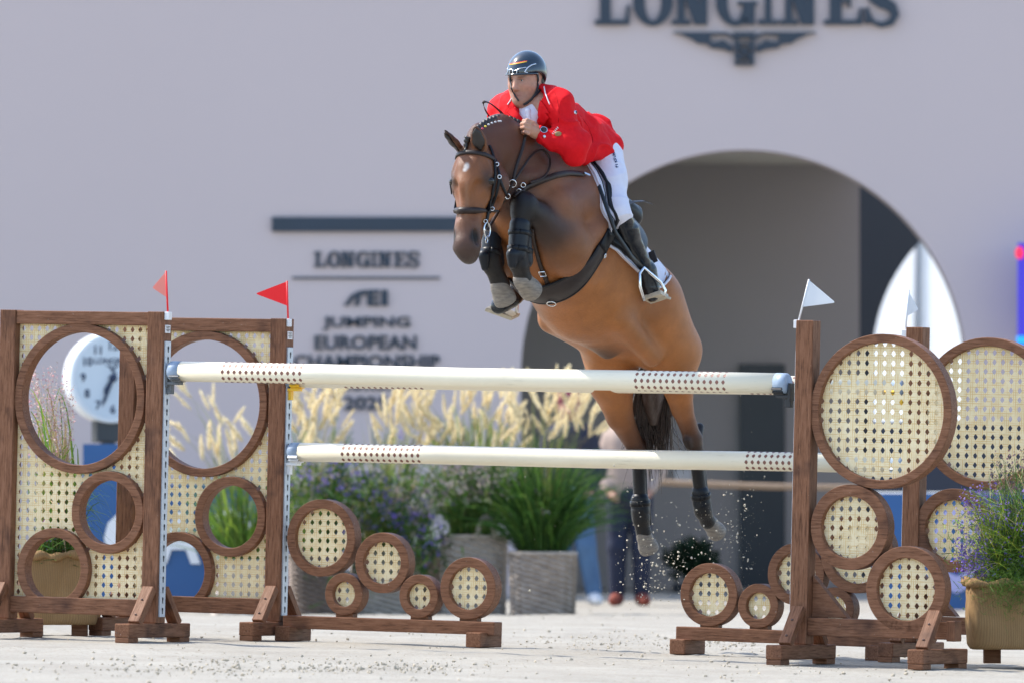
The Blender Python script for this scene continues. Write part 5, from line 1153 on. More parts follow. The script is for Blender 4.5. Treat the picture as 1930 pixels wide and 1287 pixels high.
bitL, bitR = hd(.455, -.075, .068), hd(.455, -.075, -.068)
for bt, s in ((bitL, 1), (bitR, -1)):
    b = MB(); a_ = hax; c_ = hn
    b.tube([bt + (a_ * math.cos(t) + c_ * math.sin(t)) * .036 + he * .006 * s for t in np.linspace(0, 2 * math.pi, 25)], .0045, 6, False); b.tube([bt + a_ * .05 + (a_ * math.cos(t) + c_ * math.sin(t)) * .014 + he * .008 * s for t in np.linspace(0, 2 * math.pi, 15)], .0032, 5, False); b.build('bit_ring', M['chrome'], bridle, True)
b = MB(); b.tube([bitR, hd(.45, -.07, 0), bitL], .007, 6); b.build('bit', M['chrome'], bridle, True)
for (px, py) in ((939, 335), (933, 312), (926, 395), (912, 418)):
    q = hit(px, py, .012)
    if q: b = MB(); b.tube([q[0] + (Vector((1, 0, 0)) * math.cos(t) + Vector((0, 0, 1)) * math.sin(t)) * .009 for t in np.linspace(0, 2 * math.pi, 13)], .0026, 5, False); b.build('buckle', M['chrome'], bridle, True)
def strap(pts, wdt, m, par, name, nrm=None, n=30, thick=.004):
    """smooth strap through 3d points"""
    pts = [Vector(p) for p in pts]; out = []
    for i in range(len(pts) - 1):
        p0, p1, p2, p3 = pts[max(i - 1, 0)], pts[i], pts[i + 1], pts[min(i + 2, len(pts) - 1)]
        for k in range(8):
            t = k / 8; out.append(.5 * ((2 * p1) + (p2 - p0) * t + (2 * p0 - 5 * p1 + 4 * p2 - p3) * t * t + (3 * p1 - p0 - 3 * p2 + p3) * t ** 3))
    out.append(pts[-1]); b = MB(); b.ribbon(out, [nrm or Vector((0, -1, .1))] * len(out), wdt, thick); return b.build(name, m, par, True)
def Hn(px, py, lift):
    """point just outside the horse's surface (towards the viewer)"""
    q = hit(px, py, 0)
    return (q[0] + Vector((0, -lift, 0))) if q else H(px, py, .12)
RING = Hn(966, 347, .03)
strap([bitL + he * .01, Hn(938, 402, .03), Hn(953, 372, .03), RING], .014, M['leather'], bridle, 'rein'); strap([RING, Hn(973, 315, .02), Hn(984, 283, .02), Hn(989, 262, .035), H(991, 254, .12)], .016, M['leather'], bridle, 'rein')
strap([RING, Hn(985, 318, .02), Hn(1003, 293, .02), Hn(1022, 284, .025), Hn(1035, 297, .025), Hn(1036, 315, .02), Hn(1025, 334, .02), Hn(1000, 345, .02)], .012, M['leather'], bridle, 'rein')
strap([H(968, 236, -.02), H(958, 232, -.05), H(945, 214, -.10), H(925, 197, -.13), H(912, 193, -.14), H(913, 205, -.15), H(925, 226, -.14), H(932, 240, -.13)], .017, M['leather'], bridle, 'rein', Vector((.2, -.6, .8)))
for (px, py, r_) in ((966, 347, .018), (957, 371, .012), (986, 350, .011), (978, 361, .010)):
    c_ = Hn(px, py, .035); b = MB(); b.tube([c_ + (Vector((1, 0, 0)) * math.cos(t) + Vector((0, -.3, 1)) * math.sin(t)) * r_ for t in np.linspace(0, 2 * math.pi, 17)], .003, 5, False); b.build('martingale_ring', M['chrome'], breast, True)
# leg boots
def legboot(parts, straps, cols=None):
    b = SDF(.005)
    for a, c_, ra, rb in parts: b.cone(a, c_, ra, rb, .012)
    o = b.mesh('leg_boot', M['boot'], horse, 1)
    tr = BVHTree.FromPolygons([tuple(v.co) for v in o.data.vertices], [tuple(p.vertices) for p in o.data.polygons])
    for a, dr, w_ in straps:
        A_, n_ = wrap(Vector(a), Vector(dr), Vector((0, -1, 0)), 0, 2 * math.pi, 28, .001, .2, tr)
        if len(A_) > 8: k = MB(); k.ribbon(A_, n_, w_, .004); k.build('boot_strap', M['leather_d'], o, True)
    return o
lb_ = lambda x, y, v=.12: H(x, y, v)
legboot([(lb_(980, 425), lb_(975, 480), 19.5 * px_, 18 * px_), (lb_(988, 440, .13), lb_(990, 492, .13), 13 * px_, 15 * px_), (lb_(966, 480, .115), lb_(966, 498, .115), 12 * px_, 9 * px_)],
        [(lb_(979, 440), lb_(976, 478) - lb_(982, 405), .025), (lb_(976, 470), lb_(976, 478) - lb_(982, 405), .028)])
legboot([(H(928, 440, -.135), H(924, 484, -.13), 18.5 * px_, 18 * px_), (H(936, 455, -.14), H(938, 496, -.135), 12 * px_, 13 * px_), (H(912, 482, -.13), H(914, 505, -.13), 11 * px_, 7 * px_)],
        [(H(925, 476, -.13), H(924, 484, -.13) - H(928, 440, -.135), .028)])
legboot([(H(1320, 928, .165), H(1323, 948, .165), 17 * px_, 18 * px_)], [(H(1321, 934, .165), H(1323, 948, .165) - H(1320, 928, .165), .03)])
legboot([(H(1206, 942, -.165), H(1207, 962, -.165), 17.5 * px_, 18.5 * px_), (H(1217, 945, -.165), H(1222, 985, -.165), 9 * px_, 7 * px_)], [(H(1206, 948, -.165), H(1207, 962, -.165) - H(1206, 942, -.165), .03)])
# mane plaited along the crest, forelock, tail
crest = [(899, 243), (910, 233), (922, 226), (935, 222), (948, 221), (962, 224), (976, 230), (990, 238)]
pts = []
for i in range(len(crest) - 1):
    for k in range(4): t = k / 4; pts.append((crest[i][0] + (crest[i + 1][0] - crest[i][0]) * t, crest[i][1] + (crest[i + 1][1] - crest[i][1]) * t))
b = MB(); b.tube([H(x, y + 8, .0) for x, y in pts], .026, 8); mane = b.build('mane', M['hair'], horse, True)
braid_me = None
for i in range(15):
    j = i * (len(pts) - 1) / 14.5; x, y = pts[int(j)]
    if braid_me is None:
        b = MB(); b.sphere((0, 0, 0), .021, 7, (.8, 1.1, 1.15)); b.sphere((0, -.012, -.026), .018, 6, (.8, 1.1, 1.2)); br0 = b.build('braid', M['hair'], mane, True); o = br0; braid_me = True
    else: o = br0.copy(); COL.objects.link(o)
    o.location = H(x, y + 4, .015)
M['band_white'] = mat('plait_thread', (.55, .55, .58), .4)
tcol = [M['band_white']] * 15; tcol[2] = mat('plait_red', (.6, .05, .12), .5); tcol[3] = mat('plait_yellow', (.75, .6, .06), .5)
for i in range(2, 9):
    x, y = pts[int(i * (len(pts) - 1) / 14.5)]; b = MB(); b.sphere((0, 0, 0), .0058, 5, (1.1, .8, .8)); b.build('plait_band', tcol[i], mane, True, loc=H(x + 2, y + 8, .045) + Vector((0, -.03, 0)))
b = MB(); A_, n_ = drape([(884, 259), (881, 270), (878, 289)], .006, 5); b.tube(A_, [.019 - .0012 * i + .004 * math.sin(i * 2.2) for i in range(len(A_))], 8); b.build('forelock', M['hair'], horse, True)
M['tailhair'] = varied('tail_hair', (.045, .028, .022), (.11, .08, .07), 90, .35, .4, 200, (1, 1, .15))
tb = MB()
for i in range(420):
    r0 = rng.rand(); an = rng.uniform(0, 6.28); rr = rng.rand() ** .5
    x0, y0 = 1232 + 10 * rr * math.cos(an), 640 + 10 * math.sin(an)
    xm, ym = 1231 + 40 * rr * math.cos(an), 765 + 20 * rr * math.sin(an); x1, y1 = 1226 + 38 * rr * math.cos(an + .3) + rng.normal(0, 6), 835 + rng.uniform(-15, 40) + (70 * rng.rand() if i % 7 == 0 else 0)
    if i % 11 == 0: x1 += rng.normal(0, 34); y1 += 30
    v0 = .02 * math.sin(an); dpt = lambda x, y, e: P(x, y, HD + .72 + .10 * (y - 640) / 250 + e)
    e = .05 * rr * math.sin(an * 1.7)
    tb.tube([dpt(x0, y0, e), dpt((x0 + xm) / 2 - 3, (y0 + ym) / 2, e), dpt(xm, ym, e), dpt((xm + x1) / 2, (ym + y1) / 2, e), dpt(x1, y1, e)], [.004, .0035, .003, .0024, .001], 3, False)
tail = tb.build('tail', M['tailhair'], horse, True, fix=False); tail['kind'] = 'stuff'
b = MB(); b.tube([P(1232, 600, HD + .66), P(1231, 680, HD + .70), P(1230, 750, HD + .73), P(1232, 800, HD + .75)], [.05, .055, .06, .02], 12); b.build('tail_dock', M['tailhair'], horse, True)
# sand thrown up by the hind hooves
pts, szs = [], []
for (cx, cy, sx, sy, n) in ((1290, 1020, 45, 70, 420), (1390, 1010, 22, 55, 330), (1240, 1080, 35, 40, 330), (1260, 1110, 60, 30, 240), (1210, 1060, 30, 50, 50), (1370, 985, 25, 20, 40), (1120, 1010, 130, 90, 36), (1340, 780, 120, 90, 10)):
    for _ in range(n):
        px, py = rng.normal(cx, sx), rng.normal(cy, sy)
        if py > 1150: continue
        s = .0008 + .0055 * rng.rand() ** 6; pts.append(P(px, py, 41.5 + rng.normal(0, .35))); szs.append(s)
lumps('flying_sand', pts, szs, M['clod_light'], 'grains of sand thrown into the air by the hind hooves')
# ---------------------------------------------------------------- the rider
def cloth(name, c1, c2, sc, rough, wr=.35, spec=.3):
    m = mat(name, c1, rough, spec=spec); v = coords(m); n1 = noise_tex(m, v, sc, 4); L(m, ramp(m, n1, [(.3, c1), (.7, c2)]), bsdf(m).inputs['Base Color'])
    w1 = noise_tex(m, coords(m, (1, 1, 2.2)), 9, 3, .45); bump(m, w1, wr, .02); return m
M['red'] = cloth('red_wool', (.72, .008, .014), (.64, .006, .012), 40, .75, .25, .15); M['white_cloth'] = cloth('white_breeches', (.70, .70, .80), (.66, .66, .76), 30, .75, .25); M['shirt'] = cloth('white_shirt', (.74, .73, .82), (.70, .70, .78), 40, .7, .4)
M['bootl'] = cloth('polished_boot', (.006, .010, .016), (.005, .008, .012), 20, .26, .5, .45); M['helmet'] = mat('helmet_shell', (.010, .022, .036), .16, spec=.7, **{'Coat Weight': .4}); M['silver'] = mat('silver_trim', (.55, .6, .68), .22, .8)
RY = R(30); fn = Vector((-math.sin(RY), -math.cos(RY), -.06)).normalized(); fe = Vector((math.cos(RY), -math.sin(RY), 0)); fu = fe.cross(fn) * -1
if fu.z < 0: fu = -fu
FO = H(990, 157, .0) + Vector((0, .02, 0))       # middle of the head
def fd(e, f, u): return FO + fe * (e * .88) + fn * f + fu * (u * .93)
def fh(e, f, u): return FO + fe * (e * .92) + fn * (f * .94) + fu * (u * .92 - .004)
FE, FN, FU = np.array(fe), np.array(fn), np.array(fu)
bd = SDF(.0042)
def fc(a, b, ra, rb, k=.012, col=SKIN, sq=None, op=1): bd.cone(fd(*a), fd(*b), ra, rb, k, col, sq, op)
fc((0, -.02, .045), (0, .0, .03), .092, .090, .03, SKIN, (FE, .80))                  # skull
fc((0, .028, .02), (0, .038, -.065), .066, .050, .03, SKIN, (FE, .96))               # face
for s in (-1, 1):
    fc((.040 * s, .02, -.035), (.022 * s, .055, -.092), .036, .022, .025, SKIN)       # jaw
    fc((.040 * s, .060, -.012), (.050 * s, .035, -.018), .020, .022, .02, SKIN)       # cheekbone
    fc((.016 * s, .088, .035), (.046 * s, .070, .034), .0115, .010, .012, SKIN)      # brow
    fc((.031 * s, .098, .0155), (.034 * s, .095, .0155), .0125, .012, .010, None, None, -1)
    fc((.018 * s, .085, .0235), (.047 * s, .076, .0245), .0052, .0045, .004, (.34, .175, .125)); fc((.019 * s, .083, .0085), (.046 * s, .076, .0065), .0045, .004, .004, (.40, .21, .15))
    fc((.071 * s, -.008, .012), (.069 * s, -.002, -.030), .016, .011, .01, (.50, .25, .18), (FE, .5))
    fc((.009 * s, .098, -.030), (.011 * s, .094, -.031), .0085, .008, .006, SKIN)
    fc((.075 * s, .004, .004), (.075 * s, .004, -.008), .006, .005, .006, None, None, -1)
fc((0, .086, .024), (0, .108, -.022), .0095, .0115, .012, SKIN); fc((0, .105, -.022), (0, .109, -.026), .0105, .0105, .008, (.50, .25, .18))
fc((-.016, .084, -.0545), (.016, .084, -.0545), .0068, .0068, .006, LIP, (FU, .8)); fc((-.013, .083, -.0645), (.013, .083, -.0645), .0075, .0075, .006, LIP, (FU, .9)); fc((-.022, .094, -.0592), (.022, .094, -.0592), .0022, .0022, .004, None, None, -1)
fc((0, .065, -.094), (0, .062, -.100), .024, .022, .02, SKIN)                         # chin
CH = H(1010, 218); LSH, RSH = H(1053, 202, .18), H(952, 207, -.18); NECK = H(1003, 190)
bd.cone(fd(0, -.02, -.03), H(1008, 196), .056, .060, .03, SKIN); PEL = H(1112, 290)
bd.cone(NECK, CH, .07, .10, .05, SKIN); bd.cone(CH, H(1075, 262), .11, .09, .05, SKIN, (LT, 1.2)); bd.cone(H(1075, 262), PEL, .09, .09, .05, SKIN, (LT, 1.2))
bd.cone(LSH, RSH, .06, .06, .04, SKIN)
LEL, LWR, LHD = H(1082, 278, .28), H(1018, 254, .13), H(997, 243, .10)
REL, RWR, RHD = H(936, 262, -.36), H(946, 252, -.15), H(952, 240, -.10)
for a, e, w_ in ((LSH, LEL, LWR), (RSH, REL, RWR)): bd.cone(a, e, .052, .042, .03, SKIN); bd.cone(e, w_, .042, .027, .03, SKIN)
HIP = {1: H(1130, 292, .13), -1: H(1075, 292, -.13)}; KNE = {1: H(1165, 398, .31), -1: H(1000, 405, -.32)}; ANK = {1: H(1219, 512, .31), -1: H(965, 560, -.30)}; TOE = {1: H(1230, 556, .33), -1: H(938, 578, -.34)}
for s in (-1, 1): bd.cone(PEL, HIP[s], .08, .08, .05, SKIN); bd.cone(HIP[s], KNE[s], .085, .055, .03, SKIN); bd.cone(KNE[s], ANK[s], .040, .026, .03, SKIN); bd.cone(ANK[s], TOE[s], .026, .022, .02, SKIN)
# hands: palm, four bent fingers, thumb, closed on the reins
def hand_(wr, kn, side):
    """fist: wr wrist, kn knuckle centre"""
    d = (kn - wr).normalized(); up = Vector((0, 0, 1)); up = (up - d * up.dot(d)).normalized(); out = d.cross(up) * side
    bd.cone(wr, wr.lerp(kn, .5), .026, .030, .015, SKIN); bd.cone(wr.lerp(kn, .45), kn, .031, .030, .015, SKIN, (np.array(out), .75))
    for i, (ln, r_) in enumerate(((.034, .0098), (.037, .0102), (.035, .0098), (.028, .0086))):
        o = kn + up * (.030 - .0195 * i) + d * (.010 - .004 * abs(i - 1.2)); k0 = o + out * .012
        k1 = k0 + d * (ln * .75) - out * .006; k2 = k1 - out * .030 - d * .006; k3 = k2 - d * .026 + out * .004
        for a, b_, ra, rb in ((k0, k1, r_ * 1.12, r_), (k1, k2, r_, r_ * .95), (k2, k3, r_ * .95, r_ * .85)): bd.cone(a, b_, ra, rb, .004, (.50, .27, .185))
    t0 = wr.lerp(kn, .35) + up * .022; t1 = t0 + d * .030 + up * .014 - out * .006; t2 = t1 + d * .034 - up * .002 - out * .012
    bd.cone(t0, t1, .014, .012, .008, SKIN); bd.cone(t1, t2, .0115, .0095, .004, (.50, .27, .185))
hand_(LWR, LHD + Vector((0, -.015, 0)), -1); hand_(RWR, RHD, 1)
def face_cols(V, C):
    rel = V - np.array(FO); e, f, u = rel @ FE, rel @ FN, rel @ FU; a = (f > .0)
    def put(w_, col):
        nonlocal C
        w_ = (np.clip(w_, 0, 1) * a)[:, None]; C = C * (1 - w_) + np.array(col) * w_
    put(.55 * np.exp(-(((u + .075) / .040) ** 4 + (e / .062) ** 6)) * (1 - np.exp(-((e / .02) ** 2 + ((u + .06) / .011) ** 2))), STUB)
    for s in (-1, 1):
        put(.75 * np.exp(-(((u - .032 - .05 * (abs(e) - .03)) / .0055) ** 2 + ((e - .032 * s) / .021) ** 4)), (.10, .052, .034))
        put(.8 * np.exp(-(((u - .0195) / .0022) ** 2 + ((e - .029 * s) / .016) ** 4)), (.05, .025, .02))
        put(.35 * np.exp(-(((u - .014) / .013) ** 2 + ((e - .032 * s) / .02) ** 2)), (.20, .09, .07))
        put(.3 * np.exp(-(((u + .015) / .02) ** 2 + ((e - .045 * s) / .02) ** 2)), (.52, .22, .17))
    put(.7 * np.exp(-(((u + .0592) / .003) ** 2 + (e / .022) ** 4)) * (f > .05), (.16, .055, .05))
    return C
person = bd.mesh('person', M['skin'], None, 1, SKIN, blend=.006, colfn=face_cols)
tag(person, 'rider in red jacket, white breeches and dark helmet crouching over the bay horse', 'person')
M['eyew'] = mat('eye_white', (.42, .38, .36), .2); M['iris'] = mat('eye_iris', (.05, .05, .04), .1)
for s in (-1, 1):
    b = MB(); b.sphere(fd(.0325 * s, .0735, .0155), .0122, 10); ey = b.build('eye', M['eyew'], person, True)
    b = MB(); b.sphere(fd(.0325 * s, .0735, .0155) + fn * .0078 - fe * .0008, .0058, 8); b.build('iris', M['iris'], ey, True)
# hair at the nape and temples
b = SDF(.006); b.cone(fd(0, -.055, .02), fd(0, -.065, -.045), .075, .055, .02, None, (FE, .95)); b.mesh('hair', M['hair'], person, 2)
# helmet
hl = SDF(.0045)
hl.cone(fh(0, -.018, .062), fh(0, .0, .060), .102, .098, .02, None, [(FE, .88), (FU, .98)])
hl.ball(fh(0, -.03, .060), .104, .02, None, [(FE, .86)])
hl.cone(fh(-.2, .03, -.078), fh(.2, .03, -.082), .130, .130, .004, None, None, -1)
hl.cone(fh(0, .0, -.05), fh(0, .02, -.05), .080, .080, .003, None, (FE, .92), -1)
helmet = hl.mesh('helmet', M['helmet'], person, 2)
TH_ = BVHTree.FromPolygons([tuple(v.co) for v in helmet.data.vertices], [tuple(p.vertices) for p in helmet.data.polygons])
def hel(e, u, off=.002, f0=.4):
    loc, nr, _, _ = TH_.ray_cast(fh(e, f0, u), -fn); return (loc + nr * off, nr) if loc is not None else None
def helpath(pts, off, n=6):
    A_, n_ = [], []
    for i in range(len(pts) - 1):
        for k in range(n + (i == len(pts) - 2)):
            t = k / n; q = hel(pts[i][0] + (pts[i + 1][0] - pts[i][0]) * t, pts[i][1] + (pts[i + 1][1] - pts[i][1]) * t, off)
            if q: A_.append(q[0]); n_.append(q[1])
    return A_, n_
# peak: short brim
V, Fs = [], []
for i in range(25):
    a = R(-74 + 148 * i / 24); r1 = .100; sx = .93
    for rr, dz in ((r1 - .012, .0), (r1 + .014 * math.cos(a) + .005, -.006)): V.append(fh(rr * math.sin(a) * sx, rr * math.cos(a) - .004, .058 + dz))
for i in range(24): Fs.append((i * 2, i * 2 + 1, i * 2 + 3, i * 2 + 2))
pk = link('peak', mesh('peak', V, Fs, True), M['helmet'], helmet); s_ = pk.modifiers.new('thick', 'SOLIDIFY'); s_.thickness = .007; s_.offset = 0
M['fl_red'] = mat('stripe_red', (.7, .04, .03), .3); M['fl_yel'] = mat('stripe_yellow', (.85, .55, .05), .3)
for du, w_, mm in ((.112, .0045, M['fl_red']), (.1075, .0045, M['fl_yel'])):
    A_, n_ = helpath([(-.045, du - .003), (0, du), (.052, du + .010)], .0012); b = MB(); b.ribbon(A_, n_, w_, .001); b.build('stripe', mm, helmet, True)
for pth, w_ in (([(-.055, .075), (-.03, .082), (0, .072), (.03, .084), (.055, .088)], .004), ([(.062, .060), (.050, .063), (.060, .085), (.074, .100), (.084, .105)], .006), ([(-.038, .078), (-.037, .052)], .004), ([(-.013, .074), (-.012, .052)], .004), ([(.014, .076), (.010, .052)], .004), ([(-.062, .060), (-.052, .064), (-.06, .086)], .006)):
    A_, n_ = helpath(pth, .001)
    if len(A_) > 2: b = MB(); b.ribbon(A_, n_, w_, .0025); b.build('trim', M['silver'], helmet, True)
A_, n_ = helpath([(-.036, .065), (-.02, .066), (0, .062), (.02, .066)], .0006); b = MB(); b.ribbon(A_, n_, .018, .001); b.build('vent', M['hole'], helmet, True)
# harness
TP = BVHTree.FromPolygons([tuple(v.co) for v in person.data.vertices], [tuple(p.vertices) for p in person.data.polygons])
for pth, w_ in (([(1011, 138), (1013, 152), (1012, 166), (1008, 178), (1002, 187), (994, 193), (986, 197)], .011), ([(1021, 158), (1018, 170), (1011, 179), (1006, 183)], .010), ([(963, 140), (963, 152), (966, 168), (971, 180), (978, 191)], .007)):
    A_, n_ = drape(pth, .004, 6, TP); b = MB(); b.ribbon(A_, n_, w_, .005); b.build('chin_strap', M['black'], helmet, True)
# ---- clothes
def folds(amp, seedv):
    def fnc(o):
        me = o.data; n = len(me.vertices); co = np.empty(n * 3); me.vertices.foreach_get('co', co); co = co.reshape(-1, 3); no = np.empty(n * 3); me.vertices.foreach_get('normal', no); no = no.reshape(-1, 3)
        for i in range(n):
            p = Vector(co[i]); q = Vector((p.x * 5 + p.z * 6, p.y * 5, p.z * 7 - p.x * 5)) + Vector((seedv, 0, 0)); a = (1 - abs(noise.noise(q))) ** 5; co[i] += no[i] * amp * (1.9 * a - .75) + no[i] * amp * .5 * noise.noise(p * 25)
        me.vertices.foreach_set('co', co.ravel()); me.update()
    return fnc
jk = SDF(.0055)
def jc(a, b, ra, rb, k=.03, sq=None, op=1): jk.cone(a, b, ra, rb, k, None, sq, op)
jc(H(1004, 210), H(1045, 240), .130, .130, .05, (LT, 1.28)); jc(H(1045, 240), H(1092, 268), .130, .125, .05, (LT, 1.22)); jc(H(1092, 268), H(1118, 276), .125, .112, .05, (LT, 1.2))
jc(LSH, RSH, .064, .064, .05); jc(H(1024, 182, .07), LSH, .056, .060, .05); jc(H(983, 188, -.07), RSH, .054, .060, .05)
jc(H(1000, 215, -.02), H(1050, 275, .03), .13, .12, .05, (LT, 1.25))
jc(LSH, LEL, .064, .060, .06); jc(LEL, LWR.lerp(LEL, .10), .060, .044, .035); jc(RSH, REL, .070, .062, .04); jc(REL, RWR, .064, .044, .03)
jc(H(1078, 296, .26), H(1088, 268, .28), .05, .06, .04)
jc(H(1100, 262, .12), H(1140, 280, .16), .10, .075, .04); jc(H(1075, 270, -.12), H(1100, 285, -.16), .10, .08, .04)
# flared tail of the jacket
jc(H(1100, 240, .05), H(1128, 252, .08), .06, .05, .04); jc(H(1128, 240, .06), H(1158, 266, .10), .055, .026, .03); jc(H(1120, 262, .10), H(1148, 272, .17), .10, .060, .04); jc(H(1085, 290, .16), H(1130, 282, .19), .055, .06, .04)
# neck opening and front V
jc(fd(0, -.02, -.02), H(1004, 205, .0) + Vector((0, -.05, 0)), .066, .062, .008, None, -1)
for q_ in (-.08, -.12, -.16, -.20, -.26): jc(H(996, 186, .0) + Vector((0, q_, 0)), H(1003, 256, .0) + Vector((0, q_, 0)), .072, .014, .006, None, -1)
jacket = jk.mesh('jacket', M['red'], person, 1); folds(.0085, 3)(jacket)
V = [H(1100, 222, .02), H(1122, 228, .05), H(1149, 236, .08), H(1128, 243, .10), H(1105, 240, .06)]; V = [p + Vector((0, -.01, 0)) for p in V]; bm_ = bmesh.new(); bm_.faces.new([bm_.verts.new(p) for p in V]); ct = link('coat_tail', bm_mesh('coat_tail', bm_), M['red'], jacket); s_ = ct.modifiers.new('thick', 'SOLIDIFY'); s_.thickness = .008
TJ = BVHTree.FromPolygons([tuple(v.co) for v in jacket.data.vertices], [tuple(p.vertices) for p in jacket.data.polygons])
def jpatch(name, poly, m, off, par, thick=.006):
    """cloth piece laid on the jacket under a pixel polygon"""
    bm = bmesh.new(); 
    xs = [p[0] for p in poly]; ys = [p[1] for p in poly]
    vs = [bm.verts.new((x, y, 0)) for x, y in poly]; f = bm.faces.new(vs); bmesh.ops.triangulate(bm, faces=[f])
    for _ in range(3): bmesh.ops.subdivide_edges(bm, edges=bm.edges[:], cuts=1, use_grid_fill=True)
    bmesh.ops.triangulate(bm, faces=bm.faces[:])
    last = None
    for v_ in bm.verts:
        q = hit(v_.co.x, v_.co.y, off, TJ)
        v_['d'] if False else None
        v_.co = q[0] if q else (P(v_.co.x, v_.co.y, (last.y if last else CH.y - .15))); last = v_.co
    me = bm_mesh(name, bm, True); o = link(name, me, m, par); s_ = o.modifiers.new('thick', 'SOLIDIFY'); s_.thickness = thick; s_.offset = 0; return o
M['piping'] = mat('white_piping', (.75, .72, .75), .6)
# lapels, collar with white piping
jpatch('lapel', [(1021, 190), (1030, 203), (1037, 214), (1030, 214), (1036, 222), (1017, 246), (1015, 230), (1017, 205)], M['red'], .006, jacket)
jpatch('lapel', [(967, 187), (961, 196), (956, 200), (962, 204), (956, 211), (978, 232), (982, 228), (974, 202)], M['red'], .006, jacket)
for pth in ([(1026, 167), (1031, 182), (1038, 198)], [(968, 185), (964, 192), (959, 199)]):
    A_, n_ = drape(pth, .010, 6, TJ)
    if len(A_) > 2: b = MB(); b.tube(A_, .0030, 6); b.build('collar_piping', M['piping'], jacket, True)
M['red_seam'] = mat('red_seam', (.34, .004, .008), .8, spec=.1)
for pth in ([(1043, 168), (1050, 186), (1054, 208), (1052, 232)], [(1094, 218), (1108, 238), (1118, 262), (1116, 288)], [(1013, 246), (1020, 256), (1024, 262)]):
    A_, n_ = drape(pth, -.0012, 6, TJ); b = MB(); b.tube(A_, .0022, 5); b.build('seam', M['red_seam'], jacket, True)
for px, py in ((1012, 248), (1026, 258)):
    q = hit(px, py, .002, TJ)
    if q: b = MB(); b.sphere(q[0], .008, 7, (1, .5, 1)); b.build('button', M['silver'], jacket, True)
# sleeve badge, button, chest marks
q = hit(1083, 213, .003, TJ)
if q: b = MB(); b.sphere(q[0], .0105, 8, (1, .5, 1)); bt = b.build('sleeve_badge', M['silver'], jacket, True); b = MB(); b.sphere(q[0] + q[1] * .004, .007, 6, (1, .5, 1)); b.build('badge_centre', M['navy'], bt, True)
q = hit(1052, 254, .004, TJ)
if q:
    b = MB(); b.sphere(q[0], .016, 8, (1.1, .4, .8)); b.build('chest_crest', mat('gold_crest', (.30, .2, .08), .5), jacket, True)
    for i in range(5):
        q2 = hit(1042 + i * 2.4, 253 - i * 2.8, .003, TJ)
        if q2: b = MB(); b.box(q2[0], .004, .002, .009, Matrix.Rotation(R(-40), 3, 'Y')); b.build('chest_lettering', M['piping'], jacket)
# shirt and tie
sh = SDF(.006); sh.cone(NECK + Vector((-.005, -.035, -.02)), CH + Vector((-.02, -.065, -.02)), .060, .085, .03, None, (LT, 1.1)); sh.cone(fd(0, -.015, -.10), NECK + Vector((0, -.02, -.03)), .058, .066, .02)
sh.ball(fd(0, .0, -.045), .064, .006, None, None, -1)
shirt = sh.mesh('shirt', M['shirt'], person, 1); folds(.003, 9)(shirt)
TS = BVHTree.FromPolygons([tuple(v.co) for v in shirt.data.vertices], [tuple(p.vertices) for p in shirt.data.polygons])
b = SDF(.004); q0 = hit(995, 210, .002, TS); q1 = hit(998, 232, .0, TS)
if q0: b.cone(q0[0], q0[0] + Vector((.003, -.004, -.022)), .016, .011, .006); b.cone(q0[0] + Vector((.003, -.004, -.022)), q0[0] + Vector((.008, .0, -.085)), .011, .021, .006); b.mesh('tie', M['shirt'], person, 1)
# breeches
br_ = SDF(.0055)
br_.cone(H(1100, 285), PEL, .11, .12, .05, None, (LT, 1.2))
for s in (-1, 1): br_.cone(PEL, HIP[s], .11, .105, .05); br_.cone(HIP[s], KNE[s], .100, .058, .04); br_.cone(KNE[s], KNE[s].lerp(ANK[s], .15), .058, .052, .03)
br_.cone(H(1136, 290, .14), H(1150, 340, .22), .085, .080, .05)

breeches = br_.mesh('breeches', M['white_cloth'], person, 1); folds(.004, 5)(breeches)
TB = BVHTree.FromPolygons([tuple(v.co) for v in breeches.data.vertices], [tuple(p.vertices) for p in breeches.data.polygons])
M['darkblue'] = mat('dark_blue_print', (.02, .035, .12), .5); lp = MB()
for i, ch in enumerate('PIKEUR'):
    t = i / 5; px, py = 1163 - 5.5 * t, 317 - 24 * t
    cu = bpy.data.curves.new('c', 'FONT'); cu.body = ch; cu.size = .021; cu.offset = .0006; cu.extrude = .0006; o = bpy.data.objects.new('c', cu); COL.objects.link(o); bpy.context.view_layer.update()
    me = bpy.data.meshes.new_from_object(o.evaluated_get(bpy.context.evaluated_depsgraph_get())); bpy.data.objects.remove(o); q = hit(px, py, .003, TB)
    if q:
        n_ = q[1]; dr = (P(1157.5, 293, 40) - P(1163, 317, 40)).normalized(); dr = (dr - n_ * dr.dot(n_)).normalized(); up_ = n_.cross(dr); lp.add([q[0] + dr * v_.co.x + up_ * (v_.co.y - .008) + n_ * v_.co.z for v_ in me.vertices], [tuple(p.vertices) for p in me.polygons])
lp.build('lettering', M['darkblue'], breeches)
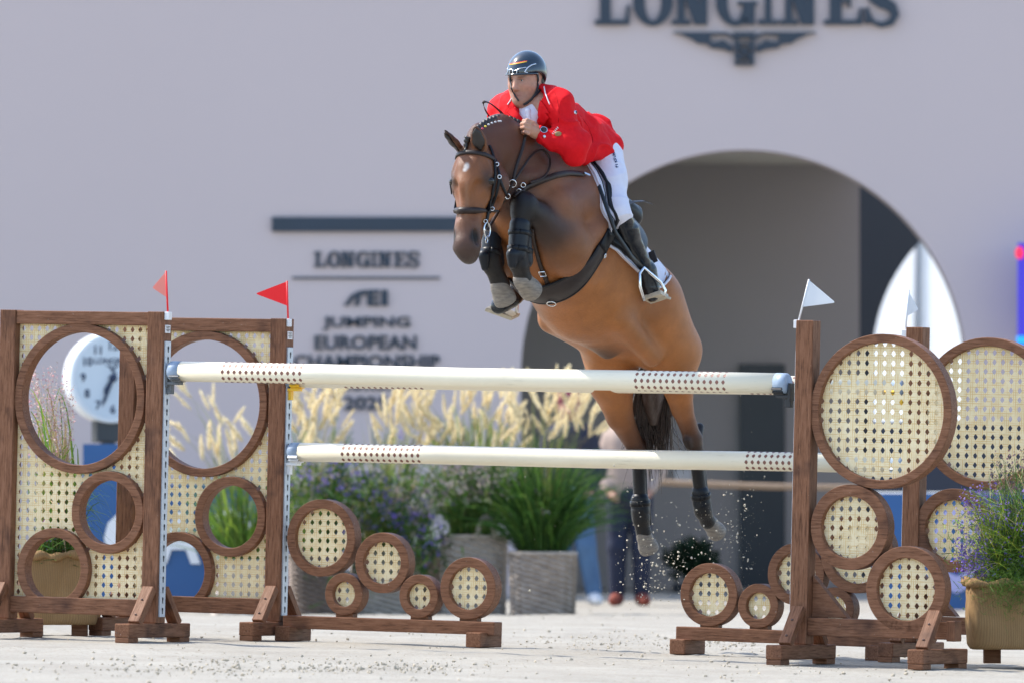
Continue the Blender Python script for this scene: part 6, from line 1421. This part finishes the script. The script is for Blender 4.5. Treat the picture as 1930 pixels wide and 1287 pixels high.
# boots, stirrups, leathers
def boot(s):
    b = SDF(.0055); k0 = KNE[s].lerp(ANK[s], .0); a, t = ANK[s], TOE[s]; fw = (t - a).normalized()
    k0 = KNE[s].lerp(a, .10); b.cone(k0, KNE[s].lerp(a, .35), .056, .052, .02); b.cone(KNE[s].lerp(a, .35), a, .052, .038, .03); b.cone(a, a.lerp(t, .6), .044, .042, .03); b.cone(a.lerp(t, .5), t, .042, .036, .03); b.cone(a, a - fw * .06 + Vector((0, .02, -.015)), .042, .034, .03)
    o = b.mesh('riding_boot', M['bootl'], person, 1); folds(.0022, 11 * s + 20)(o); return o
boot(1); boot(-1)
M['sole'] = varied('pale_tread', (.55, .50, .40), (.42, .38, .30), 40, .6, .2, 120)
def stirrup(pts, tread, s):
    P3 = [H(x, y, v) for x, y, v in pts]; b = MB(); b.tube(P3, .0085, 8); o = b.build('stirrup', M['chrome'], saddle, True)
    a, c_, w_ = tread; a, c_ = H(*a), H(*c_); fw = Vector(w_); b = MB()
    up_ = (c_ - a).normalized().cross(fw).normalized() * .011
    b.add([a - fw - up_, c_ - fw - up_, c_ + fw - up_, a + fw - up_, a - fw + up_, c_ - fw + up_, c_ + fw + up_, a + fw + up_], [(0, 1, 2, 3), (7, 6, 5, 4), (0, 4, 5, 1), (1, 5, 6, 2), (2, 6, 7, 3), (3, 7, 4, 0)]); b.build('tread', M['sole'], o, bevel=.003); return o
stirrup([(1214, 567, .36), (1206, 540, .36), (1205, 516, .35), (1213, 505, .35), (1226, 516, .36), (1245, 532, .39), (1254, 548, .40), (1251, 558, .40)], ((1219, 566, .29), (1253, 555, .40), (.02, .045, -.01)), 1)
stirrup([(925, 583, -.40), (935, 560, -.38), (958, 552, -.34), (975, 568, -.31), (974, 590, -.31)], ((922, 580, -.40), (972, 598, -.31), (.02, .04, .01)), -1)
b = MB(); A_ = [H(1128, 350, .32), H(1160, 440, .345), H(1190, 485, .345), H(1211, 508, .335)]; b.ribbon(A_, [LAT] * 4, .030, .005); b.build('stirrup_leather', M['leather_d'], saddle, True)
b = MB(); b.box(H(1252, 559, .38), .07, .05, .012, Matrix.Rotation(R(20), 3, 'Y')); b.build('boot_sole', M['sole'], person, bevel=.003)
# watch
WC = LWR.lerp(LEL, .06); wd_ = (LEL - LWR).normalized(); A_, n_ = [], []
a_ = wd_.orthogonal().normalized(); c_ = wd_.cross(a_)
for t in np.linspace(0, 2 * math.pi, 25): A_.append(WC + (a_ * math.cos(t) + c_ * math.sin(t)) * .036); n_.append(a_ * math.cos(t) + c_ * math.sin(t))
b = MB(); b.ribbon(A_, n_, .024, .006); wt = b.build('watch', M['black'], person, True)
q = (Vector((-.1, -.75, .65))); q = (q - wd_ * q.dot(wd_)).normalized(); b = MB(); zz = q; xx = wd_; yy = zz.cross(xx); Mx = Matrix((xx, yy, zz)).transposed()
b.tube([WC + q * .034, WC + q * .045], .019, 20); b.build('watch_case', M['chrome'], wt); b = MB(); b.tube([WC + q * .0455, WC + q * .0465], .015, 20); b.build('watch_dial', M['hole'], wt)
